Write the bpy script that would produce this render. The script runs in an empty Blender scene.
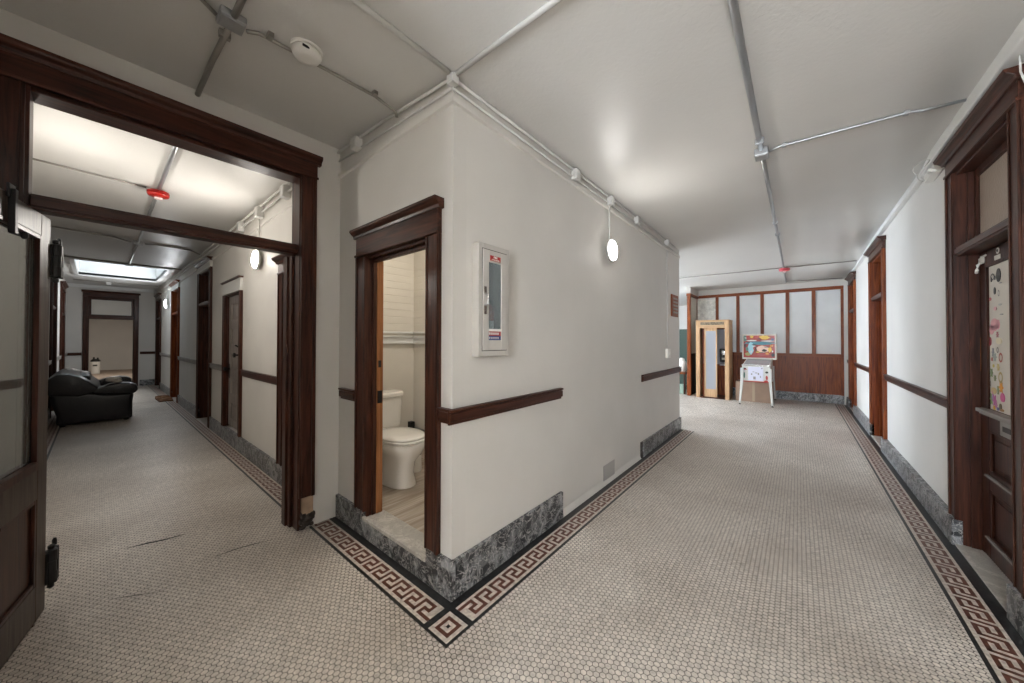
import bpy, bmesh, math, random
from mathutils import Vector, Matrix
random.seed(7)
S = bpy.context.scene
COL = S.collection
PI = math.pi

# ------------------------------------------------------------------ mesh helper
OFF = {}
class MB:
    def __init__(s):
        s.bm = bmesh.new(); s.mi = 0
    def _f(s, vs):
        try:
            f = s.bm.faces.new(vs); f.material_index = s.mi; return f
        except ValueError:
            return None
    def box(s, x0, x1, y0, y1, z0, z1):
        x0, x1 = min(x0, x1), max(x0, x1); y0, y1 = min(y0, y1), max(y0, y1); z0, z1 = min(z0, z1), max(z0, z1)
        v = [s.bm.verts.new(p) for p in ((x0,y0,z0),(x1,y0,z0),(x1,y1,z0),(x0,y1,z0),(x0,y0,z1),(x1,y0,z1),(x1,y1,z1),(x0,y1,z1))]
        for q in ((0,3,2,1),(4,5,6,7),(0,1,5,4),(1,2,6,5),(2,3,7,6),(3,0,4,7)):
            s._f([v[i] for i in q])
        return s
    def quad(s, *ps):
        s._f([s.bm.verts.new(p) for p in ps]); return s
    def prism(s, poly, axis, a, b):
        """poly: 2-D points; axis: the extrusion axis; the points fill the other two axes in order."""
        def P(p, t):
            if axis == 'x': return (t, p[0], p[1])
            if axis == 'y': return (p[0], t, p[1])
            return (p[0], p[1], t)
        A = [s.bm.verts.new(P(p, a)) for p in poly]; Bv = [s.bm.verts.new(P(p, b)) for p in poly]
        s._f(A[::-1]); s._f(Bv)
        n = len(poly)
        for i in range(n):
            j = (i+1) % n
            s._f([A[i], A[j], Bv[j], Bv[i]])
        return s
    def ring_loft(s, rings, cap=True):
        R = [[s.bm.verts.new(p) for p in r] for r in rings]
        n = len(R[0])
        for a, b in zip(R[:-1], R[1:]):
            for i in range(n):
                j = (i+1) % n
                s._f([a[i], a[j], b[j], b[i]])
        if cap:
            s._f(R[0][::-1]); s._f(R[-1])
        return s
    def tube(s, pts, r, seg=10):
        pts = [Vector(p) for p in pts]
        rings = []
        up = Vector((0,0,1))
        for i, p in enumerate(pts):
            if i == 0: d = pts[1]-p
            elif i == len(pts)-1: d = p-pts[i-1]
            else: d = (pts[i+1]-p).normalized()+(p-pts[i-1]).normalized()
            d.normalize()
            ref = up if abs(d.z) < .9 else Vector((1,0,0))
            a = d.cross(ref).normalized(); b = d.cross(a).normalized()
            rr = r[i] if isinstance(r, (list, tuple)) else r
            rings.append([p + a*(math.cos(2*PI*k/seg)*rr) + b*(math.sin(2*PI*k/seg)*rr) for k in range(seg)])
        return s.ring_loft(rings)
    def lathe(s, prof, c, axis='z', seg=24):
        """prof: (radius, height) pairs along the axis"""
        c = Vector(c); rings = []
        for r, h in prof:
            r = max(r, 1e-4); ring = []
            for k in range(seg):
                a = 2*PI*k/seg; u, w = math.cos(a)*r, math.sin(a)*r
                ring.append(c + (Vector((u,w,h)) if axis == 'z' else Vector((u,h,w)) if axis == 'y' else Vector((h,u,w))))
            rings.append(ring)
        return s.ring_loft(rings)
    def ball(s, c, r, seg=16, power=1.0):
        c = Vector(c); rings = []
        if not isinstance(r, (tuple, list)): r = (r,r,r)
        def sp(v): return math.copysign(abs(v)**power, v)
        for i in range(1, seg):
            ph = -PI/2 + PI*i/seg
            rings.append([c + Vector((r[0]*sp(math.cos(ph))*sp(math.cos(2*PI*k/(seg*2))), r[1]*sp(math.cos(ph))*sp(math.sin(2*PI*k/(seg*2))), r[2]*sp(math.sin(ph)))) for k in range(seg*2)])
        return s.ring_loft(rings)
    def build(s, name, mat, parent=None, bevel=0.0, smooth=False, seg=2, subsurf=0):
        me = bpy.data.meshes.new(name)
        bmesh.ops.recalc_face_normals(s.bm, faces=s.bm.faces)
        if parent is not None:
            off = OFF.get(parent.name, Vector((0,0,0)))
        else:
            xs = [v.co for v in s.bm.verts]
            off = Vector((sum(p.x for p in xs)/len(xs), sum(p.y for p in xs)/len(xs), min(p.z for p in xs)))
        for v in s.bm.verts: v.co -= off
        if smooth:
            for f in s.bm.faces: f.smooth = True
        s.bm.to_mesh(me); s.bm.free()
        o = bpy.data.objects.new(name, me); COL.objects.link(o)
        for m in (mat if isinstance(mat, (list, tuple)) else [mat]): me.materials.append(m)
        if parent is not None:
            o.parent = parent
        else:
            o.location = off
        OFF[o.name] = off
        if bevel:
            b = o.modifiers.new('bevel', 'BEVEL'); b.width = bevel; b.segments = seg; b.limit_method = 'ANGLE'; b.angle_limit = math.radians(40)
        if subsurf:
            b = o.modifiers.new('sub', 'SUBSURF'); b.levels = subsurf; b.render_levels = subsurf
        return o

def tag(o, label, cat=None, group=None, kind=None):
    o['label'] = label
    if cat: o['category'] = cat
    if group: o['group'] = group
    if kind: o['kind'] = kind
    return o
def root(name, label, cat, loc, rot=0, local=False, group=None, kind=None):
    o = bpy.data.objects.new(name, None); COL.objects.link(o)
    o.empty_display_size = .1
    o.location = loc; o.rotation_euler = (0,0,rot)
    OFF[o.name] = Vector((0,0,0)) if local else Vector(loc)
    return tag(o, label, cat, group, kind)

# ------------------------------------------------------------------ materials
def new_mat(name):
    m = bpy.data.materials.new(name); m.use_nodes = True
    nt = m.node_tree; b = nt.nodes['Principled BSDF']
    return m, nt, b
def N(nt, t, **kw):
    n = nt.nodes.new(t)
    for k, v in kw.items(): setattr(n, k, v)
    return n
def plain(name, c, rough=.5, metal=0, bump=0, bscale=60, var=0, vscale=4, spec=.5, coat=0):
    m, nt, b = new_mat(name)
    b.inputs['Base Color'].default_value = (*c, 1); b.inputs['Roughness'].default_value = rough
    b.inputs['Metallic'].default_value = metal; b.inputs['Specular IOR Level'].default_value = spec
    b.inputs['Coat Weight'].default_value = coat; b.inputs['Coat Roughness'].default_value = .15
    tc = N(nt, 'ShaderNodeTexCoord')
    if var:
        no = N(nt, 'ShaderNodeTexNoise'); no.inputs['Scale'].default_value = vscale; no.inputs['Detail'].default_value = 5
        nt.links.new(tc.outputs['Object'], no.inputs['Vector'])
        mr = N(nt, 'ShaderNodeMapRange'); mr.inputs[1].default_value = .3; mr.inputs[2].default_value = .7
        mr.inputs[3].default_value = 1-var; mr.inputs[4].default_value = 1+var
        nt.links.new(no.outputs['Fac'], mr.inputs[0])
        mx = N(nt, 'ShaderNodeVectorMath', operation='SCALE'); mx.inputs[0].default_value = c
        nt.links.new(mr.outputs[0], mx.inputs['Scale']); nt.links.new(mx.outputs[0], b.inputs['Base Color'])
    if bump:
        no = N(nt, 'ShaderNodeTexNoise'); no.inputs['Scale'].default_value = bscale; no.inputs['Detail'].default_value = 3
        nt.links.new(tc.outputs['Object'], no.inputs['Vector'])
        bp = N(nt, 'ShaderNodeBump'); bp.inputs['Strength'].default_value = bump; bp.inputs['Distance'].default_value = .01
        nt.links.new(no.outputs['Fac'], bp.inputs['Height']); nt.links.new(bp.outputs[0], b.inputs['Normal'])
    return m
def wood(name, c1, c2, axis='z', rough=.3, coat=.3, scale=1.0):
    rough = rough+.08; coat = coat*.25
    m, nt, b = new_mat(name)
    tc = N(nt, 'ShaderNodeTexCoord'); mp = N(nt, 'ShaderNodeMapping')
    sc = {'x': (1.5,22,22), 'y': (22,1.5,22), 'z': (22,22,1.5)}[axis]
    mp.inputs['Scale'].default_value = [k*scale for k in sc]
    nt.links.new(tc.outputs['Object'], mp.inputs['Vector'])
    no = N(nt, 'ShaderNodeTexNoise'); no.inputs['Scale'].default_value = 1.6; no.inputs['Detail'].default_value = 7; no.inputs['Distortion'].default_value = 1.2
    nt.links.new(mp.outputs[0], no.inputs['Vector'])
    cr = N(nt, 'ShaderNodeValToRGB'); e = cr.color_ramp.elements
    e[0].position = .32; e[0].color = (*c1, 1); e[1].position = .7; e[1].color = (*c2, 1)
    nt.links.new(no.outputs['Fac'], cr.inputs[0]); nt.links.new(cr.outputs[0], b.inputs['Base Color'])
    b.inputs['Specular IOR Level'].default_value = .2; b.inputs['Roughness'].default_value = rough; b.inputs['Coat Weight'].default_value = coat; b.inputs['Coat Roughness'].default_value = .2
    bp = N(nt, 'ShaderNodeBump'); bp.inputs['Strength'].default_value = .12; bp.inputs['Distance'].default_value = .004
    nt.links.new(no.outputs['Fac'], bp.inputs['Height']); nt.links.new(bp.outputs[0], b.inputs['Normal'])
    return m
def marble(name, base, vein, dark, rough=.35):
    m, nt, b = new_mat(name)
    tc = N(nt, 'ShaderNodeTexCoord')
    n1 = N(nt, 'ShaderNodeTexNoise'); n1.inputs['Scale'].default_value = 6; n1.inputs['Detail'].default_value = 8; n1.inputs['Distortion'].default_value = 2.2
    nt.links.new(tc.outputs['Object'], n1.inputs['Vector'])
    cr = N(nt, 'ShaderNodeValToRGB'); cr.color_ramp.elements[0].position = .44; cr.color_ramp.elements[0].color = (*dark, 1)
    cr.color_ramp.elements[1].position = .66; cr.color_ramp.elements[1].color = (*base, 1)
    nt.links.new(n1.outputs['Fac'], cr.inputs[0])
    n2 = N(nt, 'ShaderNodeTexNoise'); n2.inputs['Scale'].default_value = 11; n2.inputs['Detail'].default_value = 9; n2.inputs['Distortion'].default_value = 3
    nt.links.new(tc.outputs['Object'], n2.inputs['Vector'])
    c2 = N(nt, 'ShaderNodeValToRGB'); el = c2.color_ramp.elements
    el[0].position = .47; el[0].color = (0,0,0,1); el[1].position = .5; el[1].color = (1,1,1,1)
    q = el.new(.54); q.color = (0,0,0,1)
    nt.links.new(n2.outputs['Fac'], c2.inputs[0])
    mx = N(nt, 'ShaderNodeMix', data_type='RGBA'); mx.inputs['B'].default_value = (*vein, 1)
    nt.links.new(c2.outputs[0], mx.inputs['Factor']); nt.links.new(cr.outputs[0], mx.inputs['A'])
    nt.links.new(mx.outputs['Result'], b.inputs['Base Color'])
    b.inputs['Roughness'].default_value = rough
    return m
def emis(name, c, k):
    m, nt, b = new_mat(name)
    b.inputs['Base Color'].default_value = (*c, 1); b.inputs['Emission Color'].default_value = (*c, 1); b.inputs['Emission Strength'].default_value = k
    return m
def glass(name, c, rough=.05, trans=.9, alpha=1.0):
    m, nt, b = new_mat(name)
    b.inputs['Base Color'].default_value = (*c, 1); b.inputs['Roughness'].default_value = rough
    b.inputs['Transmission Weight'].default_value = trans; b.inputs['IOR'].default_value = 1.45
    return m

def floor_mat():
    m, nt, b = new_mat('hexagon_mosaic')
    L = nt.links
    g = N(nt, 'ShaderNodeNewGeometry')
    sx = N(nt, 'ShaderNodeSeparateXYZ'); L.new(g.outputs['Position'], sx.inputs[0])
    P = .0262
    def M(op, a, bb=None):
        n = N(nt, 'ShaderNodeMath', operation=op)
        for i, v in enumerate((a, bb)):
            if v is None: continue
            if isinstance(v, (int, float)): n.inputs[i].default_value = v
            else: L.new(v, n.inputs[i])
        return n.outputs[0]
    # rows of hexagons run along x
    u = M('ADD', M('MULTIPLY', sx.outputs[0], 1/P), 400.0)
    v = M('ADD', M('MULTIPLY', sx.outputs[1], 1/P), 692.82)
    R3 = math.sqrt(3)
    au = M('SUBTRACT', M('MODULO', u, 1.0), .5); av = M('SUBTRACT', M('MODULO', v, R3), R3/2)
    bu = M('SUBTRACT', M('MODULO', M('ADD', u, .5), 1.0), .5); bv = M('SUBTRACT', M('MODULO', M('ADD', v, R3/2), R3), R3/2)
    def hd(a, c):
        a = M('ABSOLUTE', a); c = M('ABSOLUTE', c)
        return M('MAXIMUM', a, M('ADD', M('MULTIPLY', a, .5), M('MULTIPLY', c, R3/2)))
    d = M('MINIMUM', hd(au, av), hd(bu, bv))
    mr = N(nt, 'ShaderNodeMapRange'); mr.inputs[1].default_value = .425; mr.inputs[2].default_value = .47
    L.new(d, mr.inputs[0])
    n1 = N(nt, 'ShaderNodeTexNoise'); n1.inputs['Scale'].default_value = 1.1; n1.inputs['Detail'].default_value = 8; n1.inputs['Roughness'].default_value = .6
    L.new(g.outputs['Position'], n1.inputs['Vector'])
    cr = N(nt, 'ShaderNodeValToRGB'); e = cr.color_ramp.elements
    e[0].position = .35; e[0].color = (.49,.43,.37,1); e[1].position = .65; e[1].color = (.70,.64,.57,1)
    L.new(n1.outputs['Fac'], cr.inputs[0])
    vo = N(nt, 'ShaderNodeTexNoise'); vo.inputs['Scale'].default_value = 38; vo.inputs['Detail'].default_value = 2
    L.new(g.outputs['Position'], vo.inputs['Vector'])
    m2 = N(nt, 'ShaderNodeMapRange'); m2.inputs[1].default_value = .3; m2.inputs[2].default_value = .7; m2.inputs[3].default_value = .74; m2.inputs[4].default_value = 1.16
    L.new(vo.outputs['Fac'], m2.inputs[0])
    sc = N(nt, 'ShaderNodeVectorMath', operation='SCALE'); L.new(cr.outputs[0], sc.inputs[0]); L.new(m2.outputs[0], sc.inputs['Scale'])
    mx = N(nt, 'ShaderNodeMix', data_type='RGBA'); mx.inputs['B'].default_value = (.035,.026,.02,1)
    L.new(mr.outputs[0], mx.inputs['Factor']); L.new(sc.outputs[0], mx.inputs['A'])
    L.new(mx.outputs['Result'], b.inputs['Base Color'])
    b.inputs['Roughness'].default_value = .36
    bp = N(nt, 'ShaderNodeBump', invert=True); bp.inputs['Strength'].default_value = .35; bp.inputs['Distance'].default_value = .002
    L.new(mr.outputs[0], bp.inputs['Height']); L.new(bp.outputs[0], b.inputs['Normal'])
    return m
def mosaic(name, c, cell=.0189, var=.25):
    m, nt, b = new_mat(name); L = nt.links
    g = N(nt, 'ShaderNodeNewGeometry')
    no = N(nt, 'ShaderNodeTexNoise'); no.inputs['Scale'].default_value = 45; L.new(g.outputs['Position'], no.inputs['Vector'])
    mr = N(nt, 'ShaderNodeMapRange'); mr.inputs[1].default_value = .3; mr.inputs[2].default_value = .7; mr.inputs[3].default_value = 1-var; mr.inputs[4].default_value = 1+var
    L.new(no.outputs['Fac'], mr.inputs[0])
    sc = N(nt, 'ShaderNodeVectorMath', operation='SCALE'); sc.inputs[0].default_value = c; L.new(mr.outputs[0], sc.inputs['Scale'])
    L.new(sc.outputs[0], b.inputs['Base Color']); b.inputs['Roughness'].default_value = .4
    return m
def ceiling_mat():
    m = plain('ceiling_paint', (.62,.605,.575), .40, bump=0, var=.03, vscale=1.5)
    nt = m.node_tree; b = nt.nodes['Principled BSDF']; L = nt.links
    g = N(nt, 'ShaderNodeNewGeometry')
    no = N(nt, 'ShaderNodeTexNoise'); no.inputs['Scale'].default_value = 38; no.inputs['Detail'].default_value = 2; no.inputs['Distortion'].default_value = .6
    L.new(g.outputs['Position'], no.inputs['Vector'])
    bp = N(nt, 'ShaderNodeBump'); bp.inputs['Strength'].default_value = .32; bp.inputs['Distance'].default_value = .004
    L.new(no.outputs['Fac'], bp.inputs['Height']); L.new(bp.outputs[0], b.inputs['Normal'])
    return m

MT = {}
MT['plaster'] = plain('wall_plaster', (.60,.575,.535), .6, bump=.12, bscale=22, var=.05, vscale=1.3)
MT['ceil'] = ceiling_mat()
MT['floor'] = floor_mat()
D1, D2 = (.018,.0065,.004), (.082,.027,.015)
for a in 'xyz': MT['dark_'+a] = wood('dark_stained_wood_'+a, D1, D2, a, .28, .35)
MT['grey_leaf'] = wood('weathered_grey_wood', (.17,.145,.13), (.32,.28,.25), 'z', .35, .3)
for a in 'xyz': MT['red_'+a] = wood('reddish_brown_wood_'+a, (.11,.022,.006), (.30,.078,.018), a, .32, .3)
for a in 'xyz': MT['oak_'+a] = wood('light_oak_'+a, (.42,.25,.13), (.62,.41,.24), a, .4, .15)
MT['orange'] = wood('orange_bare_wood', (.22,.085,.03), (.42,.18,.07), 'z', .4, .1)
MT['marble'] = marble('grey_veined_marble', (.27,.275,.28), (.46,.45,.43), (.018,.020,.023))
MT['marble_light'] = marble('pale_sill_marble', (.58,.55,.50), (.35,.33,.30), (.42,.40,.36))
MT['m_black'] = mosaic('black_mosaic', (.018,.018,.019), var=.35)
MT['m_white'] = mosaic('white_mosaic', (.52,.46,.40))
MT['m_brown'] = mosaic('russet_mosaic', (.125,.045,.03))
MT['conduit'] = plain('galvanised_steel', (.42,.43,.44), .38, .85, var=.1)
MT['conduit_dark'] = plain('dulled_steel', (.33,.31,.28), .45, .7, var=.1)
MT['white_paint'] = plain('white_enamel', (.56,.55,.52), .45)
MT['white_plastic'] = plain('white_plastic', (.72,.70,.65), .35)
MT['porcelain'] = plain('white_porcelain', (.78,.75,.70), .12, coat=.5)
MT['black'] = plain('black_metal', (.012,.011,.011), .45, .3)
MT['dark_void'] = plain('dark_interior', (.01,.01,.01), .8)
MT['leather'] = plain('black_leather', (.008,.007,.009), .36, bump=.25, bscale=14, coat=.15)
MT['frost'] = plain('frosted_pane', (.70,.72,.72), .35, bump=.35, bscale=70, var=.08, vscale=2)
MT['frost_warm'] = plain('tan_obscured_glass', (.36,.29,.23), .3, bump=.3, bscale=60, var=.12, vscale=3)
MT['chipped_board'] = plain('white_sticker_board', (.66,.62,.55), .5)
MT['red_plastic'] = plain('red_plastic', (.36,.012,.008), .3)
MT['pink_red'] = plain('faded_red_plastic', (.62,.10,.12), .3)
MT['lens'] = plain('clear_lens', (.75,.6,.58), .15)
MT['chrome'] = plain('chrome', (.7,.7,.7), .15, 1)
MT['brass'] = plain('aged_brass', (.35,.26,.12), .35, .9)
MT['card'] = plain('brown_cardboard', (.30,.20,.14), .8, var=.1)
MT['lavender'] = plain('pale_lavender_steel', (.62,.62,.74), .3)
MT['glass'] = glass('clear_glass', (.85,.92,.9), .03, .92)
MT['cab_glass'] = plain('cabinet_glass', (.10,.12,.13), .08, coat=.5)
MT['tan_plaster'] = plain('exposed_tan_plaster', (.36,.25,.17), .8, bump=.5, bscale=30, var=.25, vscale=14)
MT['rubble'] = plain('dark_broken_mortar', (.05,.04,.035), .9, bump=.8, bscale=40, var=.6, vscale=30)
MT['bath_floor'] = wood('grey_washed_planks', (.30,.24,.18), (.56,.49,.41), 'x', .4, .1, .6)
MT['bath_wall'] = plain('cream_bath_wall', (.66,.62,.55), .5, var=.03)
MT['mat_brown'] = plain('brown_coir', (.17,.075,.03), .95, bump=.8, bscale=60, var=.3, vscale=20)
MT['lamp'] = emis('lit_diffuser', (1.0,.97,.93), 34); MT['lamp_far'] = emis('far_lit_diffuser', (.93,.96,1.0), 110); MT['lamp_hot'] = emis('bright_lit_diffuser', (1.0,.95,.88), 70)
MT['green'] = plain('dark_green_paint', (.02,.045,.035), .4)
MT['sky_well'] = emis('skylight_diffuser', (.80,.91,1.0), .62)
MT['daylight'] = emis('daylit_window_pane', (.76,.87,1.0), 13)
MT['white_trim'] = plain('white_gloss_trim', (.70,.70,.68), .35)
MT['far_floor'] = plain('tan_worn_floor', (.30,.23,.18), .7, var=.2, vscale=2)

# ------------------------------------------------------------------ shared dimensions
def sstep(t):
    t = max(0, min(1, t)); return t*t*(3-2*t)
def zc(x, y):
    return 2.84 + .09*sstep((y-1.3)/1.5)*(1-sstep((x-1.6)/2.4)) - .085*sstep((x-5.6)/4.4)

# ------------------------------------------------------------------ floor and ceiling
f = MB(); f.box(-3.4, 15, -1.2, 24.5, -.12, 0)
fl = tag(f.build('floor', MT['floor']), 'white hexagon mosaic tile floor running through both corridors', 'floor', kind='structure')
OFF[fl.name] = OFF[fl.name].copy()
for pts, w in (([(.142,3.466),(.234,3.445),(.305,3.416),(.416,3.40)], .011), ([(.50,2.90),(.60,2.897),(.71,2.871),(.762,2.846)], .005),
               ([(.762,2.846),(.80,2.84)], .008), ([(.05,2.86),(.14,2.80),(.25,2.72)], .004)):
    m = MB()
    n = len(pts)
    for i in range(n-1):
        (x0,y0),(x1,y1) = pts[i], pts[i+1]
        w0 = w*(.3 if i == 0 else 1); w1 = w*(.3 if i == n-2 else 1)
        m.quad((x0,y0-w0,.0012),(x1,y1-w1,.0012),(x1,y1+w1,.0012),(x0,y0+w0,.0012))
    m.build('crack', MT['dark_void'], fl)

SKY = (-.29, .97, 10.45, 12.95)
c = MB()
xs = [-3.4,-.5,SKY[0],.3,SKY[1],1.24,1.6,1.9,2.2,2.5,2.8,3.1,3.4,3.7,4.0,5.6,6.4,7.2,8,8.8,9.6,10.2,10.6,15]
ys = [-1.2,-.4,.5,1.3]+[1.3+1.5*i/8 for i in range(1,9)]+[4,7,SKY[2],SKY[3],15.5,24.5]
for i in range(len(xs)-1):
    for j in range(len(ys)-1):
        if xs[i] >= SKY[0]-.001 and xs[i+1] <= SKY[1]+.001 and ys[j] >= SKY[2]-.001 and ys[j+1] <= SKY[3]+.001: continue
        P = [(xs[i],ys[j]),(xs[i+1],ys[j]),(xs[i+1],ys[j+1]),(xs[i],ys[j+1])]
        c.quad(*[(x,y,zc(x,y)) for x,y in P])
bmesh.ops.remove_doubles(c.bm, verts=c.bm.verts, dist=.0005)
ce = c.build('ceiling', MT['ceil'], smooth=True)
tag(ce, 'glossy off-white painted plaster ceiling of the corridors', 'ceiling', kind='structure')
so = ce.modifiers.new('solid', 'SOLIDIFY'); so.thickness = .05; so.offset = 1
# normals must face down; the solidify grows upward either way
# skylight well
sk = root('window_1', 'white skylight well with daylight diffuser over the far corridor', 'skylight', (.34,11.7,2.93), kind='structure')
m = MB(); z0, z1 = 2.90, 3.40
x0,x1,y0,y1 = SKY
for a in ((x0-.03,x0,y0-.03,y1+.03),(x1,x1+.03,y0-.03,y1+.03),(x0,x1,y0-.03,y0),(x0,x1,y1,y1+.03)): m.box(*a, z0+.02, z1)
m.build('well', MT['white_trim'], sk)
m = MB()
for a in ((x0-.06,x0,y0-.06,y1+.06),(x1,x1+.06,y0-.06,y1+.06),(x0,x1,y0-.06,y0),(x0,x1,y1,y1+.06)): m.box(*a, z0, z0+.028)
m.build('frame', MT['white_trim'], sk, bevel=.004)
m = MB(); m.box(x0-.03,x1+.03,y0-.03,y1+.03,z1,z1+.02); m.build('diffuser', MT['sky_well'], sk)

# ------------------------------------------------------------------ walls
def wall_x(m, y0, y1, xa, xb, ops, z1=3.05):
    """wall running along x between planes y0,y1, with openings (a,b,zlo,zhi)"""
    cur = xa
    for a, b, lo, hi in sorted(ops):
        if a > cur: m.box(cur, a, y0, y1, 0, z1)
        if lo > 0: m.box(a, b, y0, y1, 0, lo)
        if hi < z1: m.box(a, b, y0, y1, hi, z1)
        cur = b
    if cur < xb: m.box(cur, xb, y0, y1, 0, z1)
def wall_y(m, x0, x1, ya, yb, ops, z1=3.05):
    cur = ya
    for a, b, lo, hi in sorted(ops):
        if a > cur: m.box(x0, x1, cur, a, 0, z1)
        if lo > 0: m.box(x0, x1, a, b, 0, lo)
        if hi < z1: m.box(x0, x1, a, b, hi, z1)
        cur = b
    if cur < yb: m.box(x0, x1, cur, yb, 0, z1)

RW = -.85      # right-hand corridor wall plane
m = MB(); wall_x(m, RW-.16, RW, -3.3, 10.7, [(2.915,3.795,0,2.575),(6.375,7.305,0,2.575),(9.255,10.065,0,2.575)])
tag(m.build('wall_south', MT['plaster']), 'long plaster wall with the stickered door and marble base', 'wall', kind='structure')
# column block: the bathroom wall (plane x = 1.24) and the lamp wall (plane y = 1.452)
CX, CY = 1.24, 1.452
m = MB(); wall_y(m, CX, CX+.10, CY, 2.83, [(1.63,2.40,.10,2.01)])
tag(m.build('wall_bathroom', MT['plaster']), 'plaster wall with the bathroom doorway beside the outer corner', 'wall', kind='structure')
m = MB(); m.box(CX+.10, 5.92, CY, CY+.135, 0, 3.05); m.box(5.79, 5.92, CY+.135, 3.4, 0, 3.05)
tag(m.build('wall_column', MT['plaster']), 'long plaster wall holding the hose cabinet and round lamp', 'wall', kind='structure')
# partition with the big cased opening
PY = 2.83
m = MB(); wall_x(m, PY, 2.95, -3.3, CX+.0, [(-.24,.97,0,2.63)])
tag(m.build('wall_partition', MT['plaster']), 'plaster wall around the wide cased opening to the far corridor', 'wall', kind='structure')
# left corridor
LW, LE, FY = -.54, 1.165, 15.3
m = MB(); wall_y(m, LE, 1.375, 2.95, FY, [(2.98,3.85,.15,2.06),(5.41,6.23,.15,2.06),(7.24,8.16,0,2.575),(10.59,11.55,0,2.575),(13.99,14.93,0,2.575)])
tag(m.build('wall_east', MT['plaster']), 'plaster wall with five doorways down the far corridor', 'wall', kind='structure')
m = MB(); wall_y(m, LW-.15, LW, 2.95, FY, [(10.27,11.23,0,2.575),(12.87,13.93,0,2.575)])
tag(m.build('wall_west', MT['plaster']), 'plaster wall behind the black leather sofa', 'wall', kind='structure')
m = MB(); wall_x(m, FY, FY+.15, -3.3, 1.375, [(-.17,.71,0,2.62)])
tag(m.build('wall_far', MT['plaster']), 'end wall of the far corridor around the open doorway', 'wall', kind='structure')
# near left block (behind the camera) and the back wall
m = MB(); m.box(-3.3, -.55, .75, PY, 0, 3.05)
tag(m.build('wall_near_corner', MT['plaster']), 'plaster wall block beside the open glazed door leaf', 'wall', kind='structure')
m = MB(); wall_y(m, -3.4, -3.3, -1.01, .75, [(-.6,.5,.6,2.5)])
tag(m.build('wall_back', MT['plaster']), 'plain plaster wall closing the corridor', 'wall', kind='structure')
# room past the far doorway
m = MB(); m.box(-3.3, 4, 24.1, 24.25, 0, 3.05); m.box(-3.3,-3.15,FY+.15,24.1,0,3.05); m.box(2.6,2.75,FY+.15,24.1,0,3.05)
tag(m.build('wall_room_beyond', MT['plaster']), 'pale wall of the room seen through the far doorway', 'wall', kind='structure')
m = MB(); m.box(-3.15,2.6,FY+.1,24.1,0,.012)
tag(m.build('floor_beyond', MT['far_floor']), 'worn tan floor of the room past the far doorway', 'floor', kind='structure')
# lobby
m = MB(); wall_x(m, 6.6, 6.75, 5.79, 15, [(6.6,8.6,.7,2.5),(9.4,11.4,.7,2.5)])
m.box(14.6,14.75,-.9,6.6,0,3.05); m.box(5.79,5.92,3.4,6.6,0,3.05)
tag(m.build('wall_lobby', MT['plaster']), 'pale lobby wall beyond the corridor end', 'wall', kind='structure')
w = root('window_4', 'unseen sash window added for fill light at the near end of the corridor, behind the viewpoint', 'window', (-3.35,-.05,.6), kind='structure')  # invented light source, added to brighten the junction from behind
m = MB(); m.box(-3.39,-3.28,-.6,-.54,.6,2.5); m.box(-3.39,-3.28,.44,.5,.6,2.5); m.box(-3.39,-3.28,-.54,.44,.6,.66); m.box(-3.39,-3.28,-.54,.44,2.44,2.5); m.box(-3.38,-3.30,-.54,.44,1.53,1.57)
m.build('frame', MT['dark_z'], w, bevel=.004)
m = MB(); m.box(-3.36,-3.35,-.54,.44,.66,1.53); m.box(-3.36,-3.35,-.54,.44,1.57,2.44); m.build('pane', emis('added_window_fill', (.86,.92,1.0), 20), w)
for i, a in enumerate((6.6, 9.4)):
    w = root('window_%d' % (i+2), 'tall daylit lobby window, %s' % ('near the corridor mouth' if i == 0 else 'behind the glazed screen'), 'window', (a+1,6.6,.7), kind='structure')
    m = MB(); m.box(a,a+.06,6.58,6.7,.7,2.5); m.box(a+1.94,a+2,6.58,6.7,.7,2.5); m.box(a+.06,a+1.94,6.58,6.7,.7,.76); m.box(a+.06,a+1.94,6.58,6.7,2.44,2.5); m.box(a+.97,a+1.03,6.59,6.69,.76,2.44)
    m.build('frame', MT['dark_z'], w, bevel=.004)
    m = MB(); m.box(a+.06,a+.97,6.63,6.64,.76,2.44); m.box(a+1.03,a+1.94,6.63,6.64,.76,2.44); m.build('pane', MT['daylight'], w)

# bathroom interior
BX1, BY1, BZ = 2.27, 3.32, .13
m = MB(); m.box(CX+.10, BX1+.1, CY+.135, BY1+.1, 0, BZ)
tag(m.build('floor_bathroom', MT['bath_floor']), 'grey washed plank floor of the raised bathroom', 'floor', kind='structure')
m = MB(); m.box(CX+.10, BX1+.1, BY1, BY1+.1, BZ, 2.7); m.box(BX1, BX1+.1, CY+.135, BY1, BZ, 2.7)
# chamfer the planking
for i in range(18):
    zz = 1.5+.075*i
    if zz < 2.68: m.box(CX+.105, BX1, BY1-.004, BY1, zz, zz+.069); m.box(BX1-.004, BX1, CY+.14, BY1-.004, zz, zz+.069)
tag(m.build('wall_bathroom_inner', MT['bath_wall'], bevel=.002), 'cream boarded wall behind the toilet', 'wall', kind='structure')
m = MB(); m.box(CX+.10, BX1+.1, CY+.135, BY1+.1, 2.68, 2.74)
tag(m.build('ceiling_bathroom', MT['white_paint']), 'white bathroom ceiling above the toilet', 'ceiling', kind='structure')
m = MB()
for za, zb, d in ((1.36,1.385,.035),(1.385,1.43,.02),(1.43,1.445,.045),(1.47,1.49,.03)):
    m.box(CX+.105, BX1, BY1-d, BY1, za, zb); m.box(BX1-d, BX1, CY+.14, BY1-d, za, zb)
tag(m.build('trim_1', MT['white_trim'], bevel=.003), 'white moulded chair rail on the bathroom wall', 'moulding', kind='structure')
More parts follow.
